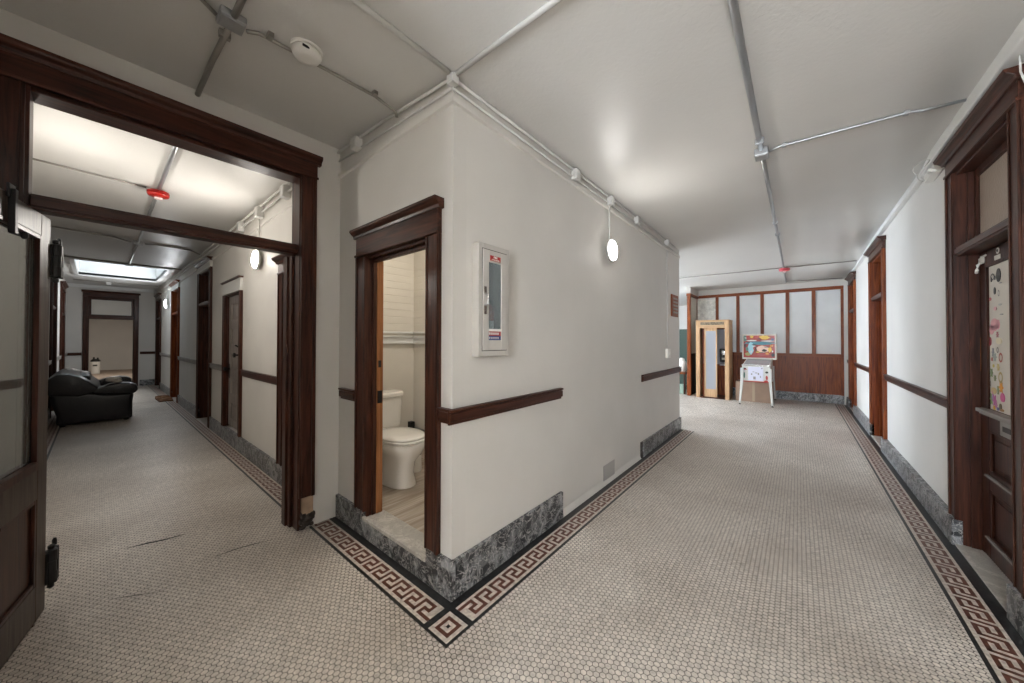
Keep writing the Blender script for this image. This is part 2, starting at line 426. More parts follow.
m = MB(); m.box(BX1-.02, BX1, CY+.14, BY1-.03, BZ, .38); m.mi = 1; m.box(BX1-.035, BX1, CY+.14, BY1-.03, .38, .43); m.box(BX1-.07, BX1-.02, BY1-.06, BY1, .42, .50)
tag(m.build('baseboard_bathroom', [MT['bath_wall'], MT['black']], bevel=.002), 'black topped baseboard beside the toilet', 'baseboard', kind='structure')

# ------------------------------------------------------------------ marble bases, chair rails, picture ledges
def structural(name, label, cat, mat, boxes, bevel=.004):
    m = MB()
    for b_ in boxes: m.box(*b_)
    return tag(m.build(name, mat, bevel=bevel), label, cat, kind='structure')
MB_P = .022
structural('baseboard_bathroom_wall', 'grey veined marble base below the bathroom doorway', 'baseboard', MT['marble'],
    [(CX-MB_P, CX+.01, 2.40, PY-.005, 0, .178), (CX-MB_P, CX+.01, 1.55, 1.655, 0, .205), (CX-MB_P, CX+.01, 1.655, 2.40, 0, .12), (CX-MB_P, CX+.01, CY-MB_P, 1.545, 0, .208)], .003)
structural('baseboard_column', 'grey veined marble base right at the outer corner', 'baseboard', MT['marble'], [(CX+.012, 2.36, CY-MB_P, CY+.005, 0, .205)], .003)
structural('baseboard_column_end', 'short surviving marble base at the far end of the lamp wall', 'baseboard', MT['marble'], [(4.19, 5.94, CY-MB_P, CY+.005, 0, .185)], .003)
m = MB(); m.prism([(CY,.0),(CY-.018,0),(CY-.012,.02),(CY,.05)], 'x', 2.38, 4.12)
tag(m.build('trim_2', MT['plaster']), 'rough plaster fillet where the marble base is missing', 'plaster patch', kind='structure')
m = MB(); m.prism([(CY+.0,.0),(CY-.022,0),(CY-.012,.10),(CY-.02,.185),(CY,.185)], 'x', 4.145, 4.188)
tag(m.build('trim_3', MT['rubble']), 'dark broken mortar at the end of the marble base', 'mortar', kind='structure')
yo = RW+.045
structural('baseboard_south', 'grey veined marble base between the stickered door and the next one', 'baseboard', MT['marble'],
    [(3.765, 6.40, RW-.005, yo, 0, .175)], .003)
structural('baseboard_south_near', 'grey veined marble plinth at the near jamb of the stickered door', 'baseboard', MT['marble'], [(-3.2, 2.955, RW-.005, yo, 0, .175)], .003)
structural('baseboard_south_far', 'grey veined marble base between the two distant doors', 'baseboard', MT['marble'], [(7.28, 9.28, RW-.005, yo, 0, .175), (10.04, 10.48, RW-.005, yo, 0, .175)], .003)
structural('baseboard_east', 'grey veined marble base along the far corridor wall', 'baseboard', MT['marble'],
    [(LE-.022, LE+.01, 3.01, 7.27, 0, .185), (LE-.022, LE+.01, 8.13, 10.62, 0, .185), (LE-.022, LE+.01, 11.52, 14.02, 0, .185), (LE-.022, LE+.01, 14.9, FY, 0, .185)], .003)
structural('baseboard_west', 'grey veined marble base behind the sofa', 'baseboard', MT['marble'], [(LW-.01, LW+.02, 3.1, 10.3, 0, .18), (LW-.01, LW+.02, 11.2, 12.9, 0, .18), (LW-.01, LW+.02, 13.9, FY, 0, .18)], .003)
structural('baseboard_far', 'grey marble base at the foot of the far end wall', 'baseboard', MT['marble'], [(LW+.02, -.27, FY-.02, FY+.01, 0, .18), (.83, LE-.022, FY-.02, FY+.01, 0, .18)], .003)

def rail_x(m, y, s, xa, xb, za=.94, zb=1.025):
    m.box(xa, xb, y, y+s*.014, za, zb); m.box(xa, xb, y+s*.014, y+s*.028, za+.018, zb-.02); m.box(xa, xb, y+s*.014, y+s*.034, zb-.014, zb)
def rail_y(m, x, s, ya, yb, za=.94, zb=1.025):
    m.box(x, x+s*.014, ya, yb, za, zb); m.box(x+s*.014, x+s*.028, ya, yb, za+.018, zb-.02); m.box(x+s*.014, x+s*.034, ya, yb, zb-.014, zb)
def rail(name, label, fn, mat, *segs):
    m = MB()
    for sg in segs: fn(m, *sg)
    return tag(m.build(name, mat, bevel=.003), label, 'chair rail', kind='structure')
rail('trim_4', 'dark wood chair rail wrapping the outer corner below the hose cabinet', rail_x, MT['dark_x'], (CY,-1,CX-.034,2.345))
rail('trim_5', 'short dark chair rail between corner and bathroom door casing', rail_y, MT['dark_y'], (CX,-1,CY+.0,1.545))
rail('trim_6', 'dark chair rail stub between bathroom casing and cased opening', rail_y, MT['dark_y'], (CX,-1,2.53,2.77))
rail('trim_7', 'short dark chair rail at the far end of the lamp wall', rail_x, MT['dark_x'], (CY,-1,4.18,5.93,.90,.985))
rail('trim_8', 'dark chair rail from the stickered door to the next door', rail_x, MT['dark_x'], (RW,1,3.895,6.28,.905,.985))
rail('trim_9', 'dark chair rail between the two distant doors', rail_x, MT['dark_x'], (RW,1,7.40,9.155,.905,.985),(RW,1,10.165,10.49,.905,.985))
rail('trim_10', 'dark chair rail from cased opening to the panelled door', rail_y, MT['dark_y'], (LE,-1,3.955,5.31,.945,1.03))
MT['rail_grey'] = plain('greyed_rail_paint', (.25,.23,.21), .5, var=.2)
rail('trim_11', 'greyed chair rail past the panelled door of the far corridor', rail_y, MT['rail_grey'], (LE,-1,6.33,7.15,.945,1.03), (LE,-1,8.25,10.5,.945,1.03), (LE,-1,11.64,13.9,.945,1.03))
rail('trim_12', 'dark chair rail either side of the far doorway', rail_x, MT['dark_x'], (FY,-1,LW,-.27,.955,1.035), (FY,-1,.83,LE,.955,1.035))
rail('trim_13', 'chair rail on the wall behind the sofa', rail_y, MT['rail_grey'], (LW,1,3.2,10.18,.945,1.03), (LW,1,11.32,12.78,.945,1.03), (LW,1,14.02,FY,.945,1.03))

# picture ledges and white raceways at the ceiling
m = MB(); m.prism([(CY,2.70),(CY-.016,2.705),(CY-.018,2.73),(CY,2.742)], 'x', CX-.018, 5.9)
tag(m.build('trim_14', MT['plaster']), 'thin plaster picture ledge high on the lamp wall', 'moulding', kind='structure')
m = MB(); m.prism([(CX,2.70),(CX-.016,2.705),(CX-.018,2.73),(CX,2.742)], 'y', CY, PY)
tag(m.build('trim_15', MT['plaster']), 'thin plaster picture ledge above the bathroom door', 'moulding', kind='structure')
m = MB(); m.prism([(LE,2.66),(LE-.016,2.665),(LE-.018,2.69),(LE,2.702)], 'y', 3.02, FY)
tag(m.build('trim_16', MT['plaster']), 'thin plaster picture ledge along the far corridor wall', 'moulding', kind='structure')
m = MB(); m.ring_loft([[(x,RW,z-h),(x,RW+w_,z-h),(x,RW+w_,z),(x,RW,z)] for x,z,w_,h in ((-3,2.86,.07,.10),(4.0,2.86,.07,.10),(4.4,2.86,.045,.07),(5.6,2.86,.045,.07),(7.5,zc(7.5,0)+.02,.045,.065),(9.2,zc(9.2,0)+.02,.04,.055),(10.5,zc(10.5,0)+.02,.04,.05))])
tag(m.build('trim_17', MT['white_trim'], bevel=.008), 'white boxed raceway between wall and ceiling above the stickered door', 'raceway', kind='structure')
m = MB(); m.box(LE-.05, LE, FY-.1, FY-.04, 2.8, 2.95); m.box(LW, LE, FY-.05, FY, 2.84, 2.95)
tag(m.build('trim_18', MT['white_trim'], bevel=.006), 'white cornice strip above the far doorway', 'moulding', kind='structure')

# ------------------------------------------------------------------ mosaic borders
def band(name, label, O, U, V, L, wtot, cell=.0189, flip=False):
    """O: outer start corner, U: direction along, V: direction toward the wall; L length; wtot distance to the marble"""
    O, U, V = Vector(O), Vector(U), Vector(V); m = MB()
    def q(u0,u1,w0,w1,z):
        ps = [O+U*u0+V*w0, O+U*u1+V*w0, O+U*u1+V*w1, O+U*u0+V*w1]
        m.quad(*[(p.x,p.y,z) for p in ps])
    m.mi = 0; q(0, L, 0, wtot, .0008)
    m.mi = 1; q(0, L, cell*.95, cell*.95+cell*7-.004, .0014)
    m.mi = 2
    b0 = cell*.95+cell*.95
    k = 0
    while True:
        u = k*6*cell
        if u >= L-cell: break
        for a,b_,c_,d in ((0,5,4,5),(4,5,2,4),(2,4,2,3),(2,3,0,2),(3,7,0,1),(6,7,1,5)):
            if flip: c_, d = 5-d, 5-c_
            ua, ub = u+a*cell, min(u+b_*cell, L)
            if ua < ub: q(ua, ub, b0+c_*cell, b0+d*cell, .002)
        k += 1
    o = m.build(name, [MT['m_black'], MT['m_white'], MT['m_brown']])
    return tag(o, label, 'floor border', kind='structure')
band('trim_19', 'russet Greek key floor border along the lamp wall', (1.207,1.236,0), (1,0,0), (0,1,0), 4.68, .196)
band('trim_20', 'russet Greek key floor border below the bathroom doorway', (1.024,1.425,0), (0,1,0), (1,0,0), 1.40, .196, flip=True)
band('trim_21', 'russet Greek key floor border beside the stickered door', (-3.2,-.615,0), (1,0,0), (0,-1,0), 13.6, .235, flip=True)
band('trim_22', 'russet Greek key floor border of the far corridor', (.992,3.02,0), (0,1,0), (1,0,0), 12.2, .155, flip=True)
band('trim_23', 'russet Greek key floor border running behind the sofa', (-.355,3.2,0), (0,1,0), (-1,0,0), 12.0, .13)
m = MB()
def sq(mi, x0,x1,y0,y1,z): m.mi = mi; m.quad((x0,y0,z),(x1,y0,z),(x1,y1,z),(x0,y1,z))
sq(0, 1.024,1.22,1.236,1.43,.001)
cxx, cyy = 1.107, 1.320
for mi, r, z in ((1,.068,.0016),(2,.047,.0022),(1,.028,.0028),(0,.009,.0034)): sq(mi, cxx-r,cxx+r,cyy-r,cyy+r,z)
m.mi = 0
for a in range(4):
    s_, c_ = math.sin(a*PI/2+PI/4), math.cos(a*PI/2+PI/4)
    m.quad(*[(cxx+c_*r1-s_*t, cyy+s_*r1+c_*t, .0036) for r1,t in ((.0,-.004),(.019,0),(.0,.004),(0,0))])
tag(m.build('trim_24', [MT['m_black'],MT['m_white'],MT['m_brown']]), 'square diamond-eye mosaic where two key borders meet', 'floor border', kind='structure')

# ------------------------------------------------------------------ doors
def door(n, label, loc, rot, W, cw=.12, z0=0, zcap=2.715, zh=2.56, trans=(1.98,2.04), depth=.10, mats=None, leaf='panels', capmat=None, pane=None, knob_side=1, npan=5, cap_over=.03, thin=False, leafmat=None, marble_sill=False):
    """local frame: X along the wall, +Y into the wall, wall face at Y = 0"""
    V, Hm = mats or (MT['dark_z'], MT['dark_x'])
    capmat = capmat or Hm
    r = root('door_%d' % n, label, 'door', loc, rot, True, kind='structure')
    for s in (-1, 1):
        m = MB(); a, b_ = s*W/2, s*(W/2-cw)
        m.box(a, b_, -.024, 0, z0, zh); m.box(a, a-s*.022, -.034, -.024, z0, zh); m.box(b_+s*.012, b_, -.03, -.024, z0, zh)
        m.build('casing', V, r, bevel=.004)
    m = MB(); m.box(-W/2, W/2, -.03, 0, zh, zcap-(.02 if thin else .05)); m.box(-W/2-.006, W/2+.006, -.038, -.03, zh, zh+.018)
    m.build('header', capmat, r, bevel=.003)
    e = cap_over
    if thin: MB().prism([(0,zcap-.022),(-.04,zcap-.022),(-.055,zcap-.012),(-.055,zcap),(0,zcap)], 'x', -W/2-e, W/2+e).build('cap_molding', MT['dark_x'], r, bevel=.002)
    m = MB() if not thin else None
    if not thin: m.prism([(0,zcap-.055),(-.04,zcap-.055),(-.045,zcap-.04),(-.06,zcap-.028),(-.075,zcap-.02),(-.08,zcap),(0,zcap)], 'x', -W/2-e, W/2+e)
    if not thin: m.build('cap_molding', Hm, r, bevel=.002)
    iw = W/2-cw
    m = MB(); m.box(-iw-.018, -iw, -.006, depth+.05, z0, zh); m.box(iw, iw+.018, -.006, depth+.05, z0, zh); m.box(-iw, iw, -.006, depth+.05, zh-.018, zh)
    for s in (-1,1): m.box(s*iw, s*(iw-.014), depth*.45, depth, z0, zh-.018)
    m.build('jamb', V, r, bevel=.003)
    ztop = trans[0] if trans else zh-.02
    if trans:
        m = MB(); m.box(-iw, iw, -.012, depth+.05, trans[0], trans[1]); m.box(-iw, iw, -.02, -.012, trans[0]+.012, trans[1]-.012); m.build('transom_bar', Hm, r, bevel=.004)
        m = MB(); t = .05
        for q in ((-iw,-iw+t,trans[1],zh-.018),(iw-t,iw,trans[1],zh-.018)): m.box(q[0],q[1],depth-.02,depth+.02,q[2],q[3])
        m.box(-iw+t,iw-t,depth-.02,depth+.02,trans[1],trans[1]+t); m.box(-iw+t,iw-t,depth-.02,depth+.02,zh-.018-t,zh-.018)
        sash = m.build('transom_sash', V, r, bevel=.003)
        m = MB(); m.box(-iw+t,iw-t,depth-.004,depth+.004,trans[1]+t,zh-.018-t); m.build('pane', pane or MT['frost_warm'], sash)
    lm = leafmat or V
    if leaf in ('panels', 'glazed'):
        y = depth
        m = MB(); st = .125; zt = ztop; zb = z0+.015
        m.box(-iw, iw, y+.018, y+.04, zb, zt)
        m.box(-iw,-iw+st,y,y+.018,zb,zt); m.box(iw-st,iw,y,y+.018,zb,zt)
        if leaf == 'glazed':
            rails = [(zb,.14),(.45,.56),(.83,.97),(1.885,zt)]
            spaces = [(.14,.45),(.56,.83)]
        else:
            H = zt-zb; rh = .10; ph = (H-rh*(npan+1))/npan
            rails = [(zb+k*(rh+ph), zb+k*(rh+ph)+rh) for k in range(npan+1)]
            spaces = [(zb+k*(rh+ph)+rh, zb+(k+1)*(rh+ph)) for k in range(npan)]
        for a, b_ in rails: m.box(-iw+st, iw-st, y, y+.018, a, b_)
        L = m.build('door_leaf', lm, r, bevel=.003)
        for a, b_ in spaces:
            m = MB(); t = .016; X0, X1 = -iw+st, iw-st
            m.box(X0,X0+t,y+.002,y+.016,a,b_); m.box(X1-t,X1,y+.002,y+.016,a,b_); m.box(X0+t,X1-t,y-.006,y+.016,a,a+t); m.box(X0+t,X1-t,y+.002,y+.016,b_-t,b_)
            m.box(X0+.05,X1-.05,y+.008,y+.02,a+.05,b_-.05)
            m.build('panel', lm, L, bevel=.004)
        kx = knob_side*(iw-.06)
        m = MB(); m.box(kx-.025,kx+.025,y-.004,y,.86,1.06) ; m.mi = 0; m.lathe([(.010,0),(.010,-.03),(.026,-.04),(.03,-.055),(.02,-.068),(.001,-.07)], (kx,y,.99), 'y', 16)
        m.build('knob', MT['brass'] if n != 5 else MT['black'], L)
    if marble_sill:
        m = MB(); m.box(-iw-.0, iw+.0, -.03, depth, 0, .014); m.build('sill', MT['marble_light'], r, bevel=.003)
    return r

# right corridor wall (into the wall = -y: rotate by pi)
d2 = door(2, 'dark wooden door covered in stickers with a tan transom above', (3.355, RW, 0), PI, 1.07, .12, leaf='glazed', marble_sill=True, knob_side=1, depth=.085)
door(3, 'tall dark door with transom halfway down the lamp corridor', (6.84, RW, 0), PI, 1.12, .12, mats=(MT['red_z'],MT['dark_x']), marble_sill=True, depth=.12)
door(4, 'tall dark door with transom next to the glazed screen', (9.66, RW, 0), PI, 1.0, .12, mats=(MT['red_z'],MT['dark_x']), marble_sill=True, depth=.12)
# left corridor, east side (into the wall = +x)
d5 = door(5, 'grey panelled door with white header and black lock', (LE, 5.82, 0), -PI/2, .94, .075, z0=.185, zcap=2.20, zh=2.02, trans=None, leafmat=MT['grey_leaf'], capmat=MT['white_paint'], depth=.03, knob_side=-1, cap_over=.015, thin=True)
door(6, 'door with greyed header just inside the cased opening', (LE, 3.415, 0), -PI/2, 1.07, .12, z0=.185, zcap=2.20, zh=2.04, trans=None, leafmat=MT['grey_leaf'], depth=.06)
door(7, 'tall dark door with transom past the panelled door', (LE, 7.70, 0), -PI/2, 1.10, .12, depth=.12, marble_sill=True, capmat=MT['white_paint'])
door(8, 'orange-brown door with transom near the skylight', (LE, 11.07, 0), -PI/2, 1.14, .12, mats=(MT['red_z'],MT['red_x']), depth=.12, marble_sill=True, capmat=MT['white_paint'])
door(9, 'last door beside the far end wall', (LE, 14.46, 0), -PI/2, 1.12, .12, depth=.12, marble_sill=True, capmat=MT['rail_grey'])
door(10, 'reddish door behind the sofa, nearer one on that wall', (LW, 10.75, 0), PI/2, 1.14, .12, depth=.1)
door(11, 'reddish door behind the sofa, nearer the far end wall', (LW, 13.4, 0), PI/2, 1.24, .12, depth=.1)
# far end doorway, open
d12 = door(12, 'open cased doorway with white transom pane at the corridor end', (.27, FY, 0), 0, 1.06, .10, zcap=2.78, zh=2.60, trans=(1.98,2.06), depth=.10, leaf='open', mats=(MT['dark_z'],MT['dark_x']), pane=MT['chipped_board'])
# bathroom doorway, open
d13 = root('door_13', 'open cased bathroom doorway with marble sill', 'door', (CX,2.015,0), kind='structure')
fx = CX-.03
for ya, yb, s in ((1.545,1.66,1),(2.37,2.50,-1)):
    m = MB(); m.box(CX-.024,CX,ya,yb,.18 if s<0 else .206,2.0)
    o_ = ya if s > 0 else yb
    m.box(CX-.034,CX-.024,o_,o_+s*.022,.18 if s<0 else .206,2.0); i_ = yb if s > 0 else ya
    m.box(CX-.03,CX-.024,i_-s*.014,i_,.18 if s<0 else .206,2.0)
    m.build('casing', MT['dark_z'], d13, bevel=.004)
m = MB(); m.box(CX-.03,CX,1.545,2.50,2.0,2.15); m.box(CX-.04,CX-.03,1.54,2.505,2.0,2.018); m.build('header', MT['dark_y'], d13, bevel=.003)
m = MB(); m.prism([(CX,2.14),(CX-.036,2.14),(CX-.04,2.158),(CX-.056,2.17),(CX-.062,2.178),(CX-.068,2.182),(CX-.068,2.198),(CX,2.198)], 'y', 1.525, 2.525); m.build('cap_molding', MT['dark_y'], d13, bevel=.002)
m = MB(); m.box(CX-.004,CX+.06,2.37,2.395,.125,2.0); m.box(CX-.004,CX+.105,1.635,1.66,.125,2.0); m.box(CX-.004,CX+.105,1.66,2.37,1.982,2.005); m.box(CX+.03,CX+.06,2.355,2.37,.143,1.96)
m.box(CX+.03,CX+.06,1.66,2.355,1.96,1.982)
m.build('jamb', MT['dark_z'], d13, bevel=.003)
m = MB(); m.box(CX+.06,CX+.108,2.352,2.395,.143,1.98); oj = m.build('inner_jamb', MT['orange'], d13, bevel=.003); oj['label'] = 'unstained orange inner edge of the jamb'
m = MB(); m.box(CX+.064,CX+.098,2.347,2.353,.94,1.03); m.box(CX+.07,CX+.09,2.347,2.353,1.20,1.25); m.build('strike_plate', MT['black'], oj)
m = MB(); m.box(CX-MB_P-.004,CX+.13,1.66,2.37,.12,.142); m.box(CX-MB_P-.004,CX-.0,2.37,2.395,.12,.142); m.build('sill', MT['marble_light'], d13, bevel=.003)

# wide cased opening
d14 = root('door_14', 'wide dark wood cased opening with a transom bar across', 'doorway', (.38,PY,0), kind='structure')
yf = PY
for xa, xb, s, zb in ((.952,1.055,1,.235),(-.345,-.228,-1,0)):
    m = MB(); m.box(xa,xb,yf-.024,yf,zb,2.615); o_ = xb if s>0 else xa
    m.box(o_,o_-s*.024,yf-.036,yf-.024,zb,2.615); i_ = xa if s>0 else xb; m.box(i_,i_+s*.014,yf-.03,yf-.024,zb,2.615)
    m.build('casing', MT['dark_z'], d14, bevel=.004)
m = MB(); m.box(-.345,1.06,yf-.03,yf,2.615,2.735); m.box(-.35,1.065,yf-.04,yf-.03,2.612,2.63); m.build('header', MT['dark_x'], d14, bevel=.003)
m = MB(); m.prism([(yf,2.725),(yf-.038,2.725),(yf-.042,2.745),(yf-.06,2.758),(yf-.066,2.768),(yf-.066,2.785),(yf,2.785)], 'x', -.4, 1.085); m.build('cap_molding', MT['dark_x'], d14, bevel=.002)
for xa, xb in ((.945,.97),(-.24,-.215)):
    m = MB(); m.box(xa,xb,yf-.01,2.96,0,2.615)
    s = 1 if xa > 0 else -1
    if s > 0: m.box(.91,.94,2.97,3.04,.0,2.03); m.box(.925,.945,yf+.09,2.97,0,2.03)
    else: m.box(-.20,-.185,yf+.04,yf+.09,0,2.03)
    m.build('jamb', MT['dark_z'], d14, bevel=.003)
m = MB(); m.box(-.215,.945,yf-.01,2.96,2.592,2.615); m.build('jamb_head', MT['dark_x'], d14, bevel=.003)
m = MB(); m.box(-.215,.945,yf+.035,yf+.12,2.035,2.11); m.box(-.215,.945,yf+.025,yf+.04,2.05,2.10); m.build('transom_bar', MT['dark_x'], d14, bevel=.004)
# back-side casing of the opening
m = MB(); m.box(.945,1.06,2.95,2.98,0,2.615); m.build('rear_casing', MT['dark_z'], d14, bevel=.004)
m = MB(); m.box(.97,1.05,yf-.022,yf+.0,.09,.235); m.build('plaster_patch', MT['tan_plaster'], d14, bevel=.006)
m = MB()
random.seed(3)
for i in range(16):
    m.ball((.975+random.random()*.07, yf-.025+random.random()*.015, .012+random.random()*.10), (.014+random.random()*.014,.010,.01+random.random()*.016), 6, .7)
for i in range(6): m.ball((.95+random.random()*.01, yf+.02+random.random()*.14, .2+random.random()*.08), (.01,.02,.014), 6, .7)
m.build('rubble', MT['rubble'], d14)
m = MB(); m.box(.926,.946,yf+.10,yf+.16,.19,.27); pk = m.build('splintered_edge', MT['orange'], d14, bevel=.006)

# open glazed door leaf at the left
hx, hy = -.18, 2.99
ang = math.atan2(-.978, -.2075)
d1 = root('door_1', 'open half-glazed dark door leaf standing by the cased opening', 'door', (hx,hy,.012), ang, True, kind='structure')
# local: X from the hinge edge to the free edge, +Y face ... the visible face (toward +x world) is +Y
Wd, T = .92, .022
m = MB(); st = .105
m.box(0,st,-T,T,0,2.01); m.box(Wd-st,Wd,-T,T,0,2.01); m.box(st,Wd-st,-T,T,1.90,2.01); m.box(st,Wd-st,-T,T,.60,.76); m.box(st,Wd-st,-T,T,0,.18)
m.box(.45,.50,-T,T,.18,.6)
m.build('door_frame', wood('worn_dark_wood', (.035,.022,.016), (.105,.075,.058), 'z', .3, .4), d1, bevel=.004)
for a, b_ in ((st,.45),(.50,Wd-st)):
    m = MB(); m.box(a,b_,-.008,.008,.18,.6)
    for yy in (-1,1):
        m.box(a,a+.018,yy*.008,yy*.02,.18,.6); m.box(b_-.018,b_,yy*.008,yy*.02,.18,.6); m.box(a+.018,b_-.018,yy*.008,yy*.02,.18,.198); m.box(a+.018,b_-.018,yy*.008,yy*.02,.582,.6)
    m.build('panel', MT['dark_z'], d1, bevel=.003)
m = MB()
for yy in (-1,1):
    m.box(st,st+.02,yy*.006,yy*.024,.76,1.90); m.box(Wd-st-.02,Wd-st,yy*.006,yy*.024,.76,1.90); m.box(st+.02,Wd-st-.02,yy*.006,yy*.024,1.88,1.90); m.box(st+.02,Wd-st-.02,yy*.006,yy*.03,.75,.79)
m.build('glazing_bead', MT['dark_z'], d1, bevel=.002)
m = MB(); m.box(st,Wd-st,-.003,.003,.76,1.90); m.build('pane', MT['glass'], d1)
for zz in (1.80,.20):
    m = MB(); m.lathe([(.003,-.115),(.012,-.108),(.012,-.095),(.008,-.09),(.022,-.085),(.022,-.03),(.019,-.028),(.019,.028),(.022,.03),(.022,.085),(.008,.09),(.012,.095),(.012,.108),(.003,.115)], (-.035,.03,zz), 'z', 14)
    m.box(-.03,.0,.012,.026,zz-.08,zz+.08)
    m.lathe([(.002,.09),(.009,.095),(.009,.12),(.004,.13)], (-.075,.03,zz), 'z', 10); m.lathe([(.017,-.085),(.017,.085)], (-.072,.03,zz), 'z', 12)
    m.build('hinge', MT['black'], d1)
m = MB(); m.box(.40,.425,T,T+.02,1.84,2.03); m.box(.40,.36,T+.004,T+.016,1.84,1.855); m.ball((.345,T+.02,1.85),(.012,.012,.018),8); m.box(.385,.44,T,T+.008,1.99,2.05)
m.build('catch', MT['black'], d1, bevel=.002)

# ---- things on the stickered door (children of door_2's leaf)
leaf = [o for o in d2.children if o.name.startswith('door_leaf')][0]
iw = .415; yy = .085
m = MB(); m.box(-iw+.125, iw-.125, yy+.004, yy+.017, .97, 1.885); board = m.build('board', MT['chipped_board'], leaf)
m = MB(); X0, X1 = -iw+.125, iw-.125
m.box(X0-.004,X0+.018,yy-.008,yy+.004,.965,1.89); m.box(X1-.018,X1+.004,yy-.008,yy+.004,.965,1.89); m.box(X0+.018,X1-.018,yy-.008,yy+.004,1.87,1.89)
m.build('glazing_bead', MT['dark_z'], leaf, bevel=.002)
m = MB(); m.box(X0-.03,X1+.03,yy-.045,yy+.0,.945,.968); m.box(X0-.03,X1+.03,yy-.03,yy,.93,.945); m.build('ledge', MT['rail_grey'], leaf, bevel=.003)
for zz in (.135,.53):
    m = MB(); m.box(X0-.02,X1+.02,yy-.016,yy,zz,zz+.014); m.build('ledge', MT['rail_grey'], leaf, bevel=.003)
sl = MB(); sl.box(-.11,.07,yy-.006,yy,.835,.925); slot = sl.build('mail_slot', plain('dull_grey_steel',(.30,.29,.27),.45,.3), leaf, bevel=.003)
m = MB(); m.box(-.07,.03,yy-.008,yy-.0055,.865,.895); m.build('slot_opening', MT['black'], slot)
# sticker colours and shapes; X runs to the far edge of the pane when negative
stc = [((.02,.02,.02),'disc',.135,1.80,.030,.042),((.10,.10,.10),'ring',.215,1.80,.030,.022),((.03,.03,.03),'drop',.19,1.70,.016,.030),((.55,.16,.19),'drop',.255,1.66,.018,.014),
  ((.72,.36,.40),'disc',.20,1.50,.05,.04),((.72,.36,.40),'disc',.24,1.47,.03,.03),((.70,.33,.38),'disc',.15,1.50,.022,.03),((.50,.50,.48),'disc',.12,1.62,.02,.006),
  ((.30,.02,.04),'drop',.262,1.385,.02,.036),((.35,.38,.35),'star',.20,1.30,.03,.03),((.40,.09,.06),'ring',.115,1.30,.026,.03),((.42,.32,.12),'ring',.12,1.18,.03,.035),((.18,.25,.10),'star',.25,1.20,.022,.03),
  ((.62,.50,.10),'disc',.22,1.245,.01,.01),((.80,.34,.02),'star',.12,1.12,.032,.036),((.25,.28,.14),'star',.20,1.17,.02,.02),((.66,.52,.25),'disc',.22,1.09,.036,.02),((.05,.05,.05),'ring',.268,1.13,.014,.02),
  ((.55,.14,.38),'star',.21,1.03,.03,.04),((.62,.10,.30),'drop',.10,1.05,.036,.036),((.24,.34,.14),'star',.255,1.035,.022,.04),((.42,.30,.55),'disc',.235,1.045,.014,.024),((.16,.13,.06),'disc',.13,1.0,.016,.022),
  ((.55,.20,.42),'star',.19,1.005,.022,.022),((.75,.42,.02),'star',.215,.985,.02,.016),((.15,.16,.36),'disc',.165,.985,.014,.01),((.42,.24,.08),'disc',.11,.985,.024,.008),((.35,.35,.35),'disc',.11,1.75,.018,.004),((.35,.35,.35),'disc',.10,1.56,.02,.004),((.10,.10,.10),'star',.235,1.785,.012,.016),((.12,.12,.12),'star',.185,1.79,.010,.014),((.2,.2,.2),'ring',.13,1.69,.012,.02),((.45,.18,.20),'star',.16,1.44,.02,.02),((.72,.40,.42),'disc',.185,1.60,.02,.012),((.25,.26,.28),'star',.225,1.33,.018,.03),((.55,.45,.2),'star',.155,1.24,.022,.025),((.4,.12,.10),'drop',.24,1.28,.012,.016),((.30,.36,.20),'star',.16,1.10,.016,.03),((.65,.25,.40),'star',.235,1.075,.014,.02),((.75,.68,.5),'disc',.14,1.40,.04,.02),((.12,.10,.08),'ring',.155,1.345,.014,.018)]
for i, (c_, kind, x, z, a, b_) in enumerate(stc):
    x = -x+.0
    key = 'st%d' % i; mt = plain('sticker_ink_%d' % (i+1), c_, .5)
    m = MB(); y0 = yy+.0015; pts = []
    n = 16 if kind != 'star' else 12
    for k in range(n):
        t = 2*PI*k/n; r_ = 1
        if kind == 'star': r_ = 1 if k % 2 == 0 else .5
        if kind == 'drop': r_ = .75+.35*math.sin(t)
        pts.append((x+a*r_*math.cos(t), z+b_*r_*math.sin(t)))
    if kind == 'ring':
        for k in range(n):
            p, q = pts[k], pts[(k+1) % n]; f_ = .6
            m.quad((p[0],y0,p[1]),(q[0],y0,q[1]),(x+(q[0]-x)*f_,y0,z+(q[1]-z)*f_),(x+(p[0]-x)*f_,y0,z+(p[1]-z)*f_))
    else:
        m.prism(pts, 'y', y0, yy+.004)
    m.build('sticker', mt, board)
# number plate and latch tags on the top rail
m = MB(); m.box(-.165,-.09,yy-.004,yy,1.895,1.922); m.lathe([(.001,-.003),(.019,-.003),(.019,0),(.001,0)],(-.125,yy,1.948),'y',16); m.mi = 1; m.lathe([(.001,-.004),(.009,-.004),(.009,-.003),(.001,-.003)],(-.125,yy,1.948),'y',12)
m.build('number_plate', [MT['white_plastic'], MT['dark_void']], leaf)
m = MB(); m.box(-.375,-.32,yy-.012,yy,1.905,1.945); m.tube([(-.34,yy-.012,1.92),(-.355,yy-.02,1.90),(-.36,yy-.022,1.865),(-.375,yy-.02,1.85)], .008, 8); m.box(-.37,-.29,yy-.006,yy,1.945,1.958); m.build('latch', MT['white_plastic'], leaf, bevel=.002)
m = MB(); m.box(-.402,-.397,yy-.002,yy-.0,1.20,1.42); m.build('scratch_strip', MT['orange'], leaf)
